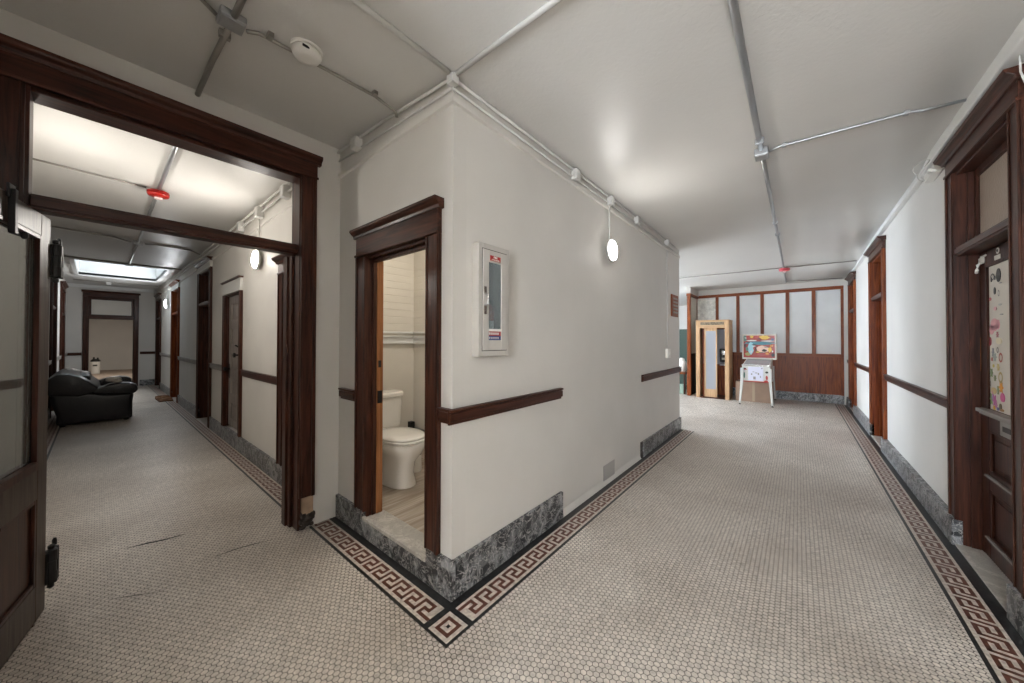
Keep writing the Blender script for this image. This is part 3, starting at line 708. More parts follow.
# black rim locks of the panelled door
lf5 = [o for o in d5.children if o.name.startswith('door_leaf')][0]
m = MB(); kx = .255; m.box(kx-.03,kx+.03,.02,.05,1.15,1.32); m.lathe([(.012,0),(.012,-.04),(.032,-.05),(.03,-.07),(.001,-.078)], (kx,.02,1.2), 'y', 14); m.box(kx-.012,kx+.012,.036,.05,.55,1.15); m.box(kx-.012,kx+.012,.03,.05,1.32,1.44); m.tube([(kx,.01,1.30),(kx,-.03,1.33)], .01, 8)
m.box(kx-.04,kx-.01,.03,.05,1.02,1.06)
m.build('lock', MT['black'], lf5, bevel=.002)

# ------------------------------------------------------------------ conduits, boxes and ceiling devices
def conduit(label, pts, r, mat, group=None, straps=()):
    t = root('electrical_conduit', label, 'conduit', pts[0], group=group)
    MB().tube(pts, r, 10).build('pipe', mat, t, smooth=True)
    for p, ax in straps:
        m = MB(); x,y,z = p; 
        if ax == 'x': m.box(x-.012,x+.012,y-r-.009,y+r+.009,z-r-.002,z+r+.004)
        elif ax == 'y': m.box(x-r-.009,x+r+.009,y-.012,y+.012,z-r-.002,z+r+.004)
        else: m.box(x-r-.016,x+r+.016,y-r-.002,y+r+.002,z-.012,z+.012)
        m.build('strap', mat, t, bevel=.002)
    return t
def jbox(label, c_, s_, mat, group=None, knock='x'):
    x,y,z = c_; a,b_,h = s_
    t = root('junction_box', label, 'electrical box', (x,y,z), group=group)
    MB().box(x-a/2,x+a/2,y-b_/2,y+b_/2,z-h/2,z+h/2).build('body', mat, t, bevel=.005)
    m = MB()
    if knock == 'z': m.box(x-a/2+.008,x+a/2-.008,y-b_/2+.008,y+b_/2-.008,z-h/2-.004,z-h/2)
    elif knock == 'y': m.box(x-a/2+.006,x+a/2-.006,y-b_/2-.004,y-b_/2,z-h/2+.006,z+h/2-.006)
    else: m.box(x-a/2-.004,x-a/2,y-b_/2+.006,y+b_/2-.006,z-h/2+.006,z+h/2-.006)
    m.build('cover', mat, t, bevel=.002)
    return t
Wt, Gs, Gd = MT['white_paint'], MT['conduit'], MT['conduit_dark']
# pair of white conduits round the column
conduit('upper white conduit along the top of the lamp wall', [(CX-.03,CY-.022,2.818),(5.6,CY-.022,2.818)], .009, Wt)
conduit('lower white conduit just below its twin on the lamp wall', [(CX-.02,CY-.012,2.772),(5.9,CY-.012,2.75)], .007, Wt)
conduit('upper white conduit above the bathroom door', [(CX-.022,CY-.03,2.822),(CX-.022,2.12,2.87),(CX-.022,PY-.005,2.895)], .009, Wt)
conduit('lower white conduit above the bathroom door', [(CX-.012,CY-.02,2.775),(CX-.012,2.12,2.805),(CX-.012,PY-.005,2.83)], .007, Wt)
jbox('white junction box on the outer corner of the wall', (CX-.022,CY-.022,2.808), (.05,.05,.05), Wt)
for i, xx in enumerate((2.55,3.25,3.97,5.15)):
    jbox(['white box on the lamp wall, first from the outer corner','white box directly above the round lamp of the lamp wall','white box just past the round lamp','white box above the thermostat conduit'][i], (xx,CY-.028,2.785), (.07,.05,.085), Wt, knock='y')
jbox('white box where the conduits meet the cased opening wall', (CX-.03,2.50,2.845), (.055,.08,.08), Wt)
conduit('white conduit crossing the ceiling in line with the lamp wall', [(-.5,CY-.025,2.822),(CX-.05,CY-.025,2.832)], .013, Wt)
conduit('white conduit crossing the ceiling in line with the bathroom wall', [(CX-.02,-.75,2.826),(CX-.02,CY-.05,2.83)], .013, Wt)
# grey ceiling run, near left
zx = lambda x,y: zc(x,y)-.02
bxx, byy = .38, 1.985
jbox('square galvanised ceiling box where four pipes meet near the detector', (bxx,byy,zc(bxx,byy)-.022), (.095,.095,.034), Gs, knock='z')
conduit('short grey pipe from ceiling box to the cased opening', [(bxx,byy+.06,zx(bxx,2.0)-.005),(bxx,2.4,zx(bxx,2.4)-.004),(bxx,PY-.005,zx(bxx,2.8)-.008)], .0135, Gd, straps=[((bxx,2.12,zx(bxx,2.12)-.003),'y')])
conduit('grey pipe running overhead from the ceiling box', [(bxx,-.2,zx(bxx,0)+.0),(bxx,1.3,zx(bxx,1.3)),(bxx,byy-.05,zx(bxx,1.9)-.002)], .0135, Gd)
conduit('thin dark conduit from ceiling box past the smoke detector', [(bxx+.055,byy-.005,zc(bxx,byy)-.035),(bxx+.1,byy-.01,zc(bxx,byy)-.016),(.62,1.965,zc(.6,1.94)-.012),(1.05,1.945,zc(1.0,1.92)-.012),(1.195,1.955,zc(1.1,1.95)-.03),(1.205,1.957,zc(1.2,1.95)-.06)], .009, Gd, straps=[((.52,1.95,zc(.5,1.95)-.012),'x'),((1.04,1.926,zc(1,1.92)-.012),'x')])
conduit('thin dark conduit leaving the ceiling box toward the near wall', [(-.55,1.93,zc(0,1.93)-.012),(bxx-.12,byy-.03,zc(.2,1.93)-.012),(bxx-.055,byy,zc(bxx,byy)-.032)], .009, Gd)
sd = root('smoke_detector', 'round white smoke detector on the ceiling near the steel box', 'smoke detector', (.665,1.905,zc(.66,1.86)))
zt = zc(.665,1.905); MB().lathe([(.001,0),(.072,0),(.072,-.016),(.001,-.016)], (.665,1.905,zt), 'z', 32).build('base', MT['white_plastic'], sd, smooth=False)
MB().lathe([(.064,-.016),(.066,-.03),(.058,-.045),(.03,-.05),(.001,-.05)], (.665,1.905,zt), 'z', 32).build('cover', MT['white_plastic'], sd, smooth=True)
MB().box(0.625,.655,1.842,1.848,zt-.04,zt-.03).build('vent_slot', MT['dark_void'], sd)
# right corridor main run
zr = 2.84-.022
conduit('long grey pipe down the middle of the lamp corridor ceiling, near half', [(-.6,.203,zr),(3.12,.203,zr)], .017, Gs, straps=[((1.62,.203,zr),'x'),((3.0,.203,zr),'x')])
conduit('long grey pipe down the middle of the lamp corridor ceiling, far half', [(3.26,.203,zr),(5.6,.203,zr),(7.0,.203,zc(7,0)-.02),(8.4,.203,zc(8.4,0)-.02),(10.0,.203,zc(10,0)-.02)], .015, Gs, straps=[((5.2,.203,zr),'x'),((5.8,.203,zr),'x')])
jbox('small steel ceiling box in the middle of the lamp corridor', (3.19,.203,2.84-.032), (.11,.085,.055), Gs, knock='z')
conduit('thin grey conduit from the middle box to the stickered door', [(3.19,.16,2.81),(3.195,.10,2.828),(3.23,-.55,2.828),(3.235,-.60,2.818),(3.24,-.765,2.812)], .009, Gs, straps=[((3.197,.07,2.828),'y'),((3.23,-.53,2.828),'y')])
conduit('thin conduit across the ceiling under the faded red alarm', [(8.3,-.78,zc(8.3,0)-.012),(8.25,.19,zc(8.25,0)-.012),(8.2,2.6,zc(8.2,0)-.012)], .009, Gd)
conduit('thin conduit across the ceiling at the end of the main pipe', [(10.0,.2,zc(10,0)-.012),(10.2,-.74,zc(10.2,0)-.012)], .009, Gd)
def alarm(label, x, y, mat, z, k=.84):
    t = root('fire_alarm', label, 'fire alarm', (x,y,z))
    MB().lathe([(.001,0),(.095*k,0),(.10*k,-.015),(.001,-.015)], (x,y,z), 'z', 28).build('base', mat, t)
    MB().lathe([(.085*k,-.015),(.10*k,-.028),(.09*k,-.045),(.05*k,-.052),(.001,-.052)], (x,y,z), 'z', 28).build('dome', mat, t, smooth=True)
    MB().box(x-.03,x+.03,y-.022,y+.022,z-.075,z-.056).build('strobe_lens', MT['lens'], t, bevel=.004)
alarm('faded red round alarm on the lamp corridor ceiling', 8.25, .19, MT['pink_red'], zc(8.25,0)-.03)
alarm('bright red round alarm on the far corridor ceiling', .385, 5.0, MT['red_plastic'], 2.90)
# left corridor ceiling
zl = 2.93-.02
conduit('grey pipe along the far corridor ceiling up to the red alarm', [(.375,3.0,zl),(.385,4.95,zl)], .016, Gs)
conduit('grey pipe along the far corridor ceiling past the red alarm', [(.385,5.05,zl),(.395,7.85,zl)], .016, Gs)
conduit('grey pipe section ending at the skylight', [(.395,8.0,zl),(.395,10.33,zl)], .014, Gs)
conduit('thin conduit across the far corridor ceiling at the red alarm', [(-.5,4.95,2.922),(.30,5.0,2.918)], .008, Gd)
jbox('steel ceiling box in the far corridor between alarm and skylight', (.395,7.92,zl), (.11,.11,.05), Gs, knock='z')
conduit('thin dark conduit crossing near the steel box of the far corridor', [(-.5,7.7,2.92),(.15,7.8,2.92),(.32,7.92,2.905)], .010, Gd)
conduit('thin dark conduit from steel box to the wall of doors', [(.47,7.92,2.905),(.60,7.90,2.92),(1.0,7.95,2.92),(1.15,7.96,2.86)], .010, Gd)
conduit('thin conduit along the near rim of the skylight', [(-.5,10.28,2.918),(.395,10.34,2.918),(1.16,10.3,2.918)], .011, Gd)
jbox('small steel box on the near rim of the skylight', (.395,10.33,2.905), (.11,.07,.045), Gs, knock='z')
conduit('thin conduit on the ceiling past the skylight', [(-.4,14.1,2.92),(.17,14.14,2.92),(1.1,14.1,2.92)], .010, Gd)
jbox('small white box on the ceiling above the far doorway', (.19,14.14,2.89), (.09,.09,.08), Wt, knock='z')
conduit('upper white conduit along the far corridor wall of doors', [(LE-.03,3.05,2.865),(LE-.03,FY-.2,2.865)], .011, Wt)
conduit('lower white conduit along the far corridor wall of doors', [(LE-.022,3.05,2.80),(LE-.022,FY-.2,2.80)], .009, Wt)
for lab, yv in (('white box on the wall of doors nearest the cased opening',3.74),('white box above the round lamp of the far corridor',4.56),('white box between round lamp and panelled door',5.33)):
    jbox(lab, (LE-.035,yv,2.80), (.065,.09,.115), Wt)

def round_lamp(label, c_, facing, pipe_top, dm='lamp'):
    """flat round wall lamp: facing '-y' or '-x' or '+y'"""
    x,y,z = c_; t = root('wall_lamp', label, 'lamp', (x,y,z))
    ax = 'y' if facing[1] == 'y' else 'x'; s = -1 if facing[0] == '-' else 1
    MB().lathe([(.045,0),(.045,s*.025),(.001,s*.025)] , c_, ax, 20).build('mount', Wt, t)
    MB().lathe([(.001,s*.022),(.104,s*.025),(.110,s*.032),(.110,s*.044),(.103,s*.048),(.098,s*.046)], c_, ax, 40).build('rim', Wt, t, smooth=True)
    MB().lathe([(.001,s*.043),(.098,s*.043),(.094,s*.056),(.07,s*.066),(.04,s*.071),(.001,s*.072)], c_, ax, 40).build('diffuser', MT[dm], t, smooth=True)
    p = Vector(c_); off = Vector((0,s*.014,0)) if ax == 'y' else Vector((s*.014,0,0))
    MB().tube([p+off+Vector((0,0,.03)), (p.x+off.x,p.y+off.y,pipe_top)], .008, 8).build('drop_pipe', Wt, t, smooth=True)
    return t
round_lamp('lit round white lamp hanging from conduit on the wall past the hose cabinet', (3.235,CY-.006,2.285), '-y', 2.74)
round_lamp('lit round lamp on the far corridor wall beyond the cased opening', (LE-.006,4.62,2.29), '-x', 2.75, 'lamp_hot')
round_lamp('added out-of-view round lamp on the wall opposite the first far corridor lamp', (LW+.006,4.15,2.29), '+x', 2.75, 'lamp_hot')  # extra lamp outside the frame, added to lift the far corridor's light
round_lamp('lit round lamp small in the distance past the skylight', (LE-.006,12.4,2.31), '-x', 2.75, 'lamp_far')
def dome(label, c_, r_, k, col=(1,.94,.86)):
    x,y,z = c_; t = root('ceiling_lamp', label, 'lamp', c_)
    MB().lathe([(.001,0),(r_,0),(r_,-.02),(r_*.92,-.03)], c_, 'z', 32).build('rim', Wt, t)
    MB().lathe([(r_*.91,-.02),(r_*.8,-.05),(r_*.4,-.068),(.001,-.072)], c_, 'z', 32).build('diffuser', emis('dome_diffuser',col,k), t, smooth=True)
dome('lit ceiling lamp behind the viewpoint', (-1.5,-.15,2.84), .2, 45)
dome('added hidden ceiling lamp in the lobby just round the end of the lamp wall', (7.3,2.7,2.83), .2, 50, (.84,.92,1))  # added out of sight to brighten the floor at the corridor end
dome('added unseen ceiling lamp in the room past the far doorway', (.2,19.5,2.93), .3, 40)  # no fixture known here; added so the room is not black
# bathroom ceiling lamp
bl = root('ceiling_lamp', 'round bathroom ceiling lamp above the toilet', 'lamp', (1.85,2.35,2.68))
MB().lathe([(.001,0),(.15,0),(.15,-.02),(.14,-.03)], (1.85,2.35,2.68), 'z', 32).build('rim', Wt, bl)
MB().lathe([(.138,-.02),(.12,-.05),(.06,-.065),(.001,-.07)], (1.85,2.35,2.68), 'z', 32).build('diffuser', emis('bath_diffuser',(1,.93,.82),27), bl, smooth=True)
ll = root('ceiling_lamp', 'lit ceiling lamp deeper in the lobby near the windows', 'lamp', (8.6,3.9,2.84))
MB().lathe([(.001,0),(.2,0),(.2,-.03),(.18,-.04)], (8.6,3.9,2.84), 'z', 32).build('rim', Wt, ll)
MB().lathe([(.178,-.03),(.12,-.06),(.001,-.07)], (8.6,3.9,2.84), 'z', 32).build('diffuser', emis('lobby_diffuser',(.84,.92,1),50), ll, smooth=True)

# switch drop, call panel, access plate
conduit('thin white conduit dropping down the wall to the switch', [(5.22,CY-.012,2.74),(5.22,CY-.012,1.29)], .007, Wt)
t = root('light_switch', 'small beige switch box at the foot of the white conduit', 'switch', (5.22,CY-.02,1.14))
MB().box(5.16,5.28,CY-.04,CY-.001,1.15,1.28).build('box', MT['white_plastic'], t, bevel=.004); MB().box(5.21,5.23,CY-.05,CY-.04,1.2,1.235).build('toggle', MT['white_plastic'], t, bevel=.002)
t = root('call_panel', 'dark framed ornamental wall plate near the end of the lamp wall', 'wall panel', (5.60,CY-.02,1.76))
MB().box(5.43,5.78,CY-.02,CY-.001,1.76,2.09).build('frame', MT['red_z'], t, bevel=.006)
m = MB()
for k in range(5): m.box(5.49,5.72,CY-.028,CY-.02,1.81+k*.052,1.835+k*.052)
m.build('grille', MT['rail_grey'], t, bevel=.002)
t = root('access_panel', 'small grey access plate low on the wall where marble is missing', 'access panel', (3.26,CY-.004,.03))
MB().box(3.13,3.39,CY-.005,CY-.0005,.03,.185).build('plate', plain('grey_plate',(.38,.36,.34),.5), t, bevel=.002)
for p in ((3.145,.045),(3.375,.045),(3.145,.17),(3.375,.17)): MB().lathe([(.005,0),(.005,-.002),(.001,-.003)], (p[0],CY-.005,p[1]), 'y', 8).build('screw', MT['conduit'], t)
# wiring curl above the stickered door
m = MB(); pts = []
for k in range(26):
    a = k/25*2*PI*.95; pts.append((4.12+.10*math.cos(a), RW+.10+.03*math.sin(a*2), 2.73+.075*math.sin(a)))
m.tube(pts, .003, 6)
tag(m.build('loose_cable', MT['white_paint'], smooth=True), 'thin loop of loose white cable above the sticker door corner', 'cable')
t = root('surface_raceway_tee', 'small white cable fitting by the sticker door cap', 'raceway fitting', (4.22,RW+.03,2.66))
MB().box(4.05,4.32,RW,RW+.05,2.685,2.75).build('body', MT['white_plastic'], t, bevel=.008); MB().tube([(4.1,RW+.06,2.70),(4.0,RW+.08,2.69),(3.96,RW+.06,2.66)], .012, 8).build('elbow', MT['white_plastic'], t, smooth=True)
m = MB(); m.tube([(2.80,RW+.03,2.78),(2.775,RW+.035,2.74),(2.79,RW+.03,2.68),(2.77,RW+.02,2.60)], .004, 8)
tag(m.build('loose_cable', MT['white_paint'], smooth=True), 'short white cable hooked over the near end of the sticker door cap', 'cable')

# ------------------------------------------------------------------ extinguisher cabinet
MT['cab_paint'] = plain('warm_white_enamel', (.47,.445,.41), .5)
hc = root('extinguisher_cabinet', 'white wall cabinet with narrow window and red FIRE label', 'fire cabinet', (1.515,CY,1.30))
x0,x1,z0,z1,yf = 1.385,1.655,1.305,1.965,CY-.055
m = MB(); t_ = .035
m.box(x0,x0+t_,yf,CY,z0,z1); m.box(x1-t_,x1,yf,CY,z0,z1); m.box(x0+t_,x1-t_,yf,CY,z0,z0+t_); m.box(x0+t_,x1-t_,yf,CY,z1-t_,z1); m.build('cabinet_body', MT['cab_paint'], hc, bevel=.004)
MB().box(x0+t_,x1-t_,CY-.006,CY,z0+t_,z1-t_).build('back_plate', plain('slate_grey_steel',(.13,.145,.15),.5), hc)
dx0,dx1,dz0,dz1 = x0+.03,x1-.03,z0+.035,z1-.035; gx0,gx1,gz0,gz1 = dx0+.05,dx1-.05,1.40,1.86
m = MB(); m.box(dx0,gx0,yf-.006,yf+.008,dz0,dz1); m.box(gx1,dx1,yf-.006,yf+.008,dz0,dz1); m.box(gx0,gx1,yf-.006,yf+.008,dz0,gz0); m.box(gx0,gx1,yf-.006,yf+.008,gz1,dz1)
dr = m.build('door', MT['cab_paint'], hc, bevel=.003)
MB().box(gx0,gx1,yf,yf+.003,gz0,gz1).build('pane', glass('cabinet_pane',(.62,.70,.72),.04,.8), dr)
m = MB()
for a in ((dx0-.004,dx0,dz0-.004,dz1+.004),(dx1,dx1+.004,dz0-.004,dz1+.004),(dx0,dx1,dz0-.004,dz0),(dx0,dx1,dz1,dz1+.004)): m.box(a[0],a[1],yf-.001,yf+.001,a[2],a[3])
m.build('door_gap', MT['dark_void'], hc)
m = MB(); m.tube([(dx0+.016,yf-.006,1.60),(dx0+.016,yf-.03,1.61),(dx0+.016,yf-.03,1.66),(dx0+.016,yf-.006,1.67)], .007, 8); m.box(dx0+.006,dx0+.026,yf-.010,yf-.006,1.55,1.60); m.box(dx0+.006,dx0+.026,yf-.010,yf-.006,1.67,1.71)
m.build('handle', MT['chrome'], dr)
MB().box(gx0+.008,gx1-.012,yf-.008,yf-.006,1.870,1.900).build('label_plate', MT['red_plastic'], dr)
def text(s, size, loc, rot, mat, parent, name='lettering', off=None, ext=.0008, align='CENTER'):
    cu = bpy.data.curves.new(name, 'FONT'); cu.body = s; cu.size = size; cu.extrude = ext; cu.align_x = align; cu.align_y = 'CENTER'
    tmp = bpy.data.objects.new('tmp_text', cu); COL.objects.link(tmp)
    bpy.context.view_layer.update()
    me = bpy.data.meshes.new_from_object(tmp.evaluated_get(bpy.context.evaluated_depsgraph_get()))
    bpy.data.objects.remove(tmp)
    o = bpy.data.objects.new(name, me); COL.objects.link(o); me.materials.clear(); me.materials.append(mat)
    o.parent = parent; o.location = Vector(loc)-OFF.get(parent.name, Vector((0,0,0))); o.rotation_euler = rot
    return o
text('FIRE', .019, ((gx0+gx1)/2-.002, yf-.0085, 1.890), (PI/2,0,0), MT['white_plastic'], dr)
text('EXTINGUISHER', .010, ((gx0+gx1)/2-.002, yf-.0085, 1.876), (PI/2,0,0), MT['white_plastic'], dr)
m = MB()
m.mi = 0; m.box(gx0,gx1,yf-.001,yf,gz0,gz0+.025); m.mi = 1; m.box(gx0,gx1,yf-.001,yf,gz0+.025,gz0+.052); m.mi = 2; m.box(gx0,gx1,yf-.001,yf,gz0+.052,gz0+.066)
for k in range(5): m.box(gx0+.008+k*.018,gx0+.016+k*.018,yf-.0015,yf-.0008,gz0+.008,gz0+.018); m.box(gx0+.006+k*.018,gx0+.018+k*.018,yf-.0015,yf-.0008,gz0+.032,gz0+.045)
m.build('instruction_sticker', [plain('blue_ink',(.03,.045,.16),.4), plain('red_ink',(.30,.03,.03),.4), MT['white_plastic']], dr)
fe = root('fire_extinguisher', 'red extinguisher with white label inside the glazed wall cabinet', 'fire extinguisher', (1.52,CY-.03,1.345))
ex, ey = 1.505, CY-.028
MB().lathe([(.001,0),(.022,.002),(.023,.01),(.023,.22),(.018,.25),(.009,.262),(.009,.27)], (ex,ey,1.345), 'z', 20).build('cylinder', MT['red_plastic'], fe, smooth=True)
MB().lathe([(.0235,.10),(.0235,.17)], (ex,ey,1.345), 'z', 20).build('label', MT['white_plastic'], fe)
m = MB(); m.box(ex-.012,ex+.012,ey-.008,ey+.008,1.61,1.635); m.tube([(ex,ey,1.635),(ex-.03,ey,1.665),(ex-.05,ey,1.68)], .005, 6); m.tube([(ex,ey,1.625),(ex-.03,ey,1.64),(ex-.05,ey,1.645)], .004, 6); m.tube([(ex+.01,ey,1.62),(ex+.035,ey,1.60),(ex+.04,ey,1.52),(ex+.036,ey,1.45)], .005, 6)
m.build('valve', MT['black'], fe)

# ------------------------------------------------------------------ toilet (faces -y)
tx, ty = 1.73, 2.99
tl = root('toilet', 'white porcelain toilet with closed lid seen through the bathroom doorway', 'toilet', (tx,2.85,BZ))
def sup(cx,cy,z,a,b_,n=2.3,k=32,front=1.0):
    r = []
    for i in range(k):
        t = 2*PI*i/k; c_, s_ = math.cos(t), math.sin(t)
        x = a*math.copysign(abs(c_)**(2/n), c_); y = b_*math.copysign(abs(s_)**(2/n), s_)
        r.append((cx+x, cy+y, z))
    return r
m = MB()
m.ring_loft([sup(tx,2.80,BZ,.125,.24,2.6), sup(tx,2.80,BZ+.03,.12,.235,2.6), sup(tx,2.79,BZ+.12,.10,.215), sup(tx,2.77,BZ+.22,.105,.22), sup(tx,2.74,BZ+.29,.145,.25), sup(tx,2.73,BZ+.345,.178,.262), sup(tx,2.73,BZ+.385,.185,.268), sup(tx,2.73,BZ+.395,.180,.262)])
m.box(tx-.12,tx+.12,2.93,3.16,BZ+.24,BZ+.395)
m.build('bowl', MT['porcelain'], tl, bevel=.012, smooth=True, seg=3)
m = MB(); m.ring_loft([sup(tx,2.725,BZ+.398,.186,.262,2.2), sup(tx,2.725,BZ+.402,.192,.268,2.2), sup(tx,2.725,BZ+.415,.192,.268,2.2), sup(tx,2.725,BZ+.42,.186,.262,2.2)])
m.build('seat', MT['porcelain'], tl, smooth=False, bevel=.002)
m = MB(); m.ring_loft([sup(tx,2.73,BZ+.422,.182,.255,2.2), sup(tx,2.73,BZ+.428,.188,.262,2.2), sup(tx,2.73,BZ+.440,.186,.258,2.2), sup(tx,2.73,BZ+.447,.168,.238,2.2), sup(tx,2.73,BZ+.449,.09,.13,2.2)])
m.build('lid', MT['porcelain'], tl, smooth=True)
m = MB(); m.ring_loft([sup(tx,3.085,BZ+.385,.185,.082,5), sup(tx,3.085,BZ+.45,.198,.092,5), sup(tx,3.085,BZ+.72,.212,.098,5)]); m.build('tank', MT['porcelain'], tl, bevel=.004)
m = MB(); m.ring_loft([sup(tx,3.083,BZ+.72,.214,.10,5), sup(tx,3.083,BZ+.725,.222,.108,5), sup(tx,3.083,BZ+.755,.222,.108,5), sup(tx,3.083,BZ+.768,.212,.098,5)]); m.build('tank_lid', MT['porcelain'], tl, bevel=.003)
for s in (-1,1): MB().lathe([(.013,0),(.013,.008),(.008,.016),(.001,.018)], (tx+s*.135,2.84,BZ+.012), 'z', 12).build('bolt_cap', MT['rail_grey'], tl)
m = MB(); m.tube([(tx-.15,2.97,BZ+.66),(tx-.15,2.955,BZ+.66),(tx-.09,2.95,BZ+.65)], .008, 8); m.build('flush_lever', MT['chrome'], tl, smooth=True)
# water valve hose
m = MB(); m.tube([(tx-.16,BY1-.005,BZ+.2),(tx-.17,3.22,BZ+.2),(tx-.21,3.12,BZ+.16),(tx-.22,3.05,BZ+.22),(tx-.16,3.06,BZ+.385)], .006, 8)
m.build('supply_hose', MT['chrome'], tl, smooth=True)
# toilet paper rolls / brush canister at right of the bowl
t = root('toilet_brush_holder', 'short white holder with dark band on the floor beside the bowl', 'brush holder', (1.99,2.86,BZ))
MB().lathe([(.05,0),(.055,.01),(.05,.10),(.052,.21),(.046,.22),(.001,.22)], (1.99,2.86,BZ), 'z', 24).build('canister', MT['white_plastic'], t, smooth=False)
MB().lathe([(.053,.16),(.053,.185)], (1.99,2.86,BZ), 'z', 24).build('band', MT['rail_grey'], t)
MB().lathe([(.006,.22),(.006,.30),(.012,.31),(.001,.33)], (1.99,2.86,BZ), 'z', 12).build('brush_handle', MT['white_plastic'], t)

# ------------------------------------------------------------------ sofa
sf = root('sofa', 'black leather sofa against the wall near the skylight', 'sofa', (0,9.9,0))
ya, yb = 8.97, 10.85
def shell(m, prof, y0, y1, bulge=.02, n=6):
    """loft a closed x-z profile along y with slightly drawn-in ends"""
    cx_ = sum(p[0] for p in prof)/len(prof); cz = sum(p[1] for p in prof)/len(prof)
    rings = []
    for i in range(n+1):
        t = i/n; k = 1-.05*(abs(2*t-1)**6)
        rings.append([(cx_+(p[0]-cx_)*k, y0+(y1-y0)*t, cz+(p[1]-cz)*k) for p in prof])
    m.ring_loft(rings)
# base body
m = MB(); m.box(-.40,.41,ya+.02,yb-.02,.03,.36); m.build('base', MT['leather'], sf, bevel=.03, seg=3)
for ys_, ye_ in ((ya,ya+.26),(yb-.26,yb)):
    m = MB(); shell(m, [(-.36,.02),(.40,.05),(.41,.30),(.425,.46),(.10,.47),(-.10,.52),(-.46,.58),(-.46,.40)], ys_+.01, ye_-.01)
    am = m.build('arm', MT['leather'], sf, bevel=.035, seg=3, smooth=True)
    m = MB(); shell(m, [(-.06,.50),(.10,.47),(.30,.45),(.44,.46),(.475,.52),(.465,.60),(.40,.64),(.30,.655),(.15,.64),(.05,.60),(-.04,.57)], ys_-.015, ye_+.03)
    m.build('arm_pad', MT['leather'], am, bevel=.025, seg=3, smooth=True)
m = MB(); shell(m, [(-.49,.50),(-.18,.46),(.06,.53),(.02,.61),(-.06,.70),(-.16,.79),(-.28,.845),(-.41,.845),(-.50,.77),(-.515,.62)], ya-.01, yb+.01, n=8)
m.build('backrest', MT['leather'], sf, bevel=.03, seg=3, smooth=True)
for i in range(2):
    y0 = ya+.27+i*.65; m = MB(); m.box(-.15,.42,y0,y0+.64,.35,.50); m.build('seat_cushion', MT['leather'], sf, bevel=.05, seg=4, smooth=True)
    m = MB(); m.box(-.30,-.06,y0,y0+.64,.46,.80); m.build('back_cushion', MT['leather'], sf, bevel=.07, seg=4, smooth=True)
for px_, py_ in ((-.34,ya+.08),(.34,ya+.08),(-.34,yb-.08),(.34,yb-.08)): MB().lathe([(.03,0),(.035,.05)], (px_,py_,0), 'z', 12).build('foot', MT['black'], sf)
# clothes on the sofa
def cloth_heap(name, label, c_, r, cols, n=9, seed=1):
    random.seed(seed); t = MB()
    for i in range(n):
        t.mi = i % len(cols)
        t.ball((c_[0]+random.uniform(-r,r), c_[1]+random.uniform(-r,r), c_[2]+random.uniform(0,.05)), (.05+random.random()*.04,.05+random.random()*.05,.02+random.random()*.02), 8, .8)
    return tag(t.build(name, cols, smooth=True), label, 'clothes')
cloth_heap('crumpled_shirt', 'crumpled patterned cloth lying on the sofa arm', (.19,9.10,.675), .05, [plain('white_cloth',(.6,.56,.5),.9), MT['black'], plain('white_cloth_b',(.5,.44,.38),.9), plain('red_cloth',(.25,.06,.04),.9)], 9, 3)
# white can in the far room
t = root('waste_can', 'white can with black top in the room past the far doorway', 'waste can', (-.03,21.9,0))
MB().lathe([(.001,.012),(.115,.012),(.12,.03),(.125,.50),(.001,.50)], (-.03,21.9,0), 'z', 24).build('bin', MT['white_plastic'], t)
m = MB(); m.lathe([(.13,.5),(.135,.54),(.09,.60),(.001,.62)], (-.03,21.9,0), 'z', 20); m.box(-.10,-.05,21.85,21.9,.58,.68); m.box(0,.05,21.85,21.9,.56,.66); m.build('lid', MT['black'], t)
MB().box(-.10,.02,21.76,21.79,.33,.38).build('label', MT['black'], t)
# doormat
m = MB(); random.seed(5)
m.prism([(.90,10.95),(1.02,11.0),(1.12,10.92),(1.14,11.3),(1.135,11.9),(1.06,12.05),(.95,11.98),(.88,11.6)], 'z', .003, .03)
for i in range(22): m.ball((.93+random.random()*.17, 11.05+random.random()*.85, .03), (.04,.06,.018), 6, .8)
tag(m.build('doormat', MT['mat_brown']), 'rumpled brown mat on the key border by the orange-brown door', 'mat')

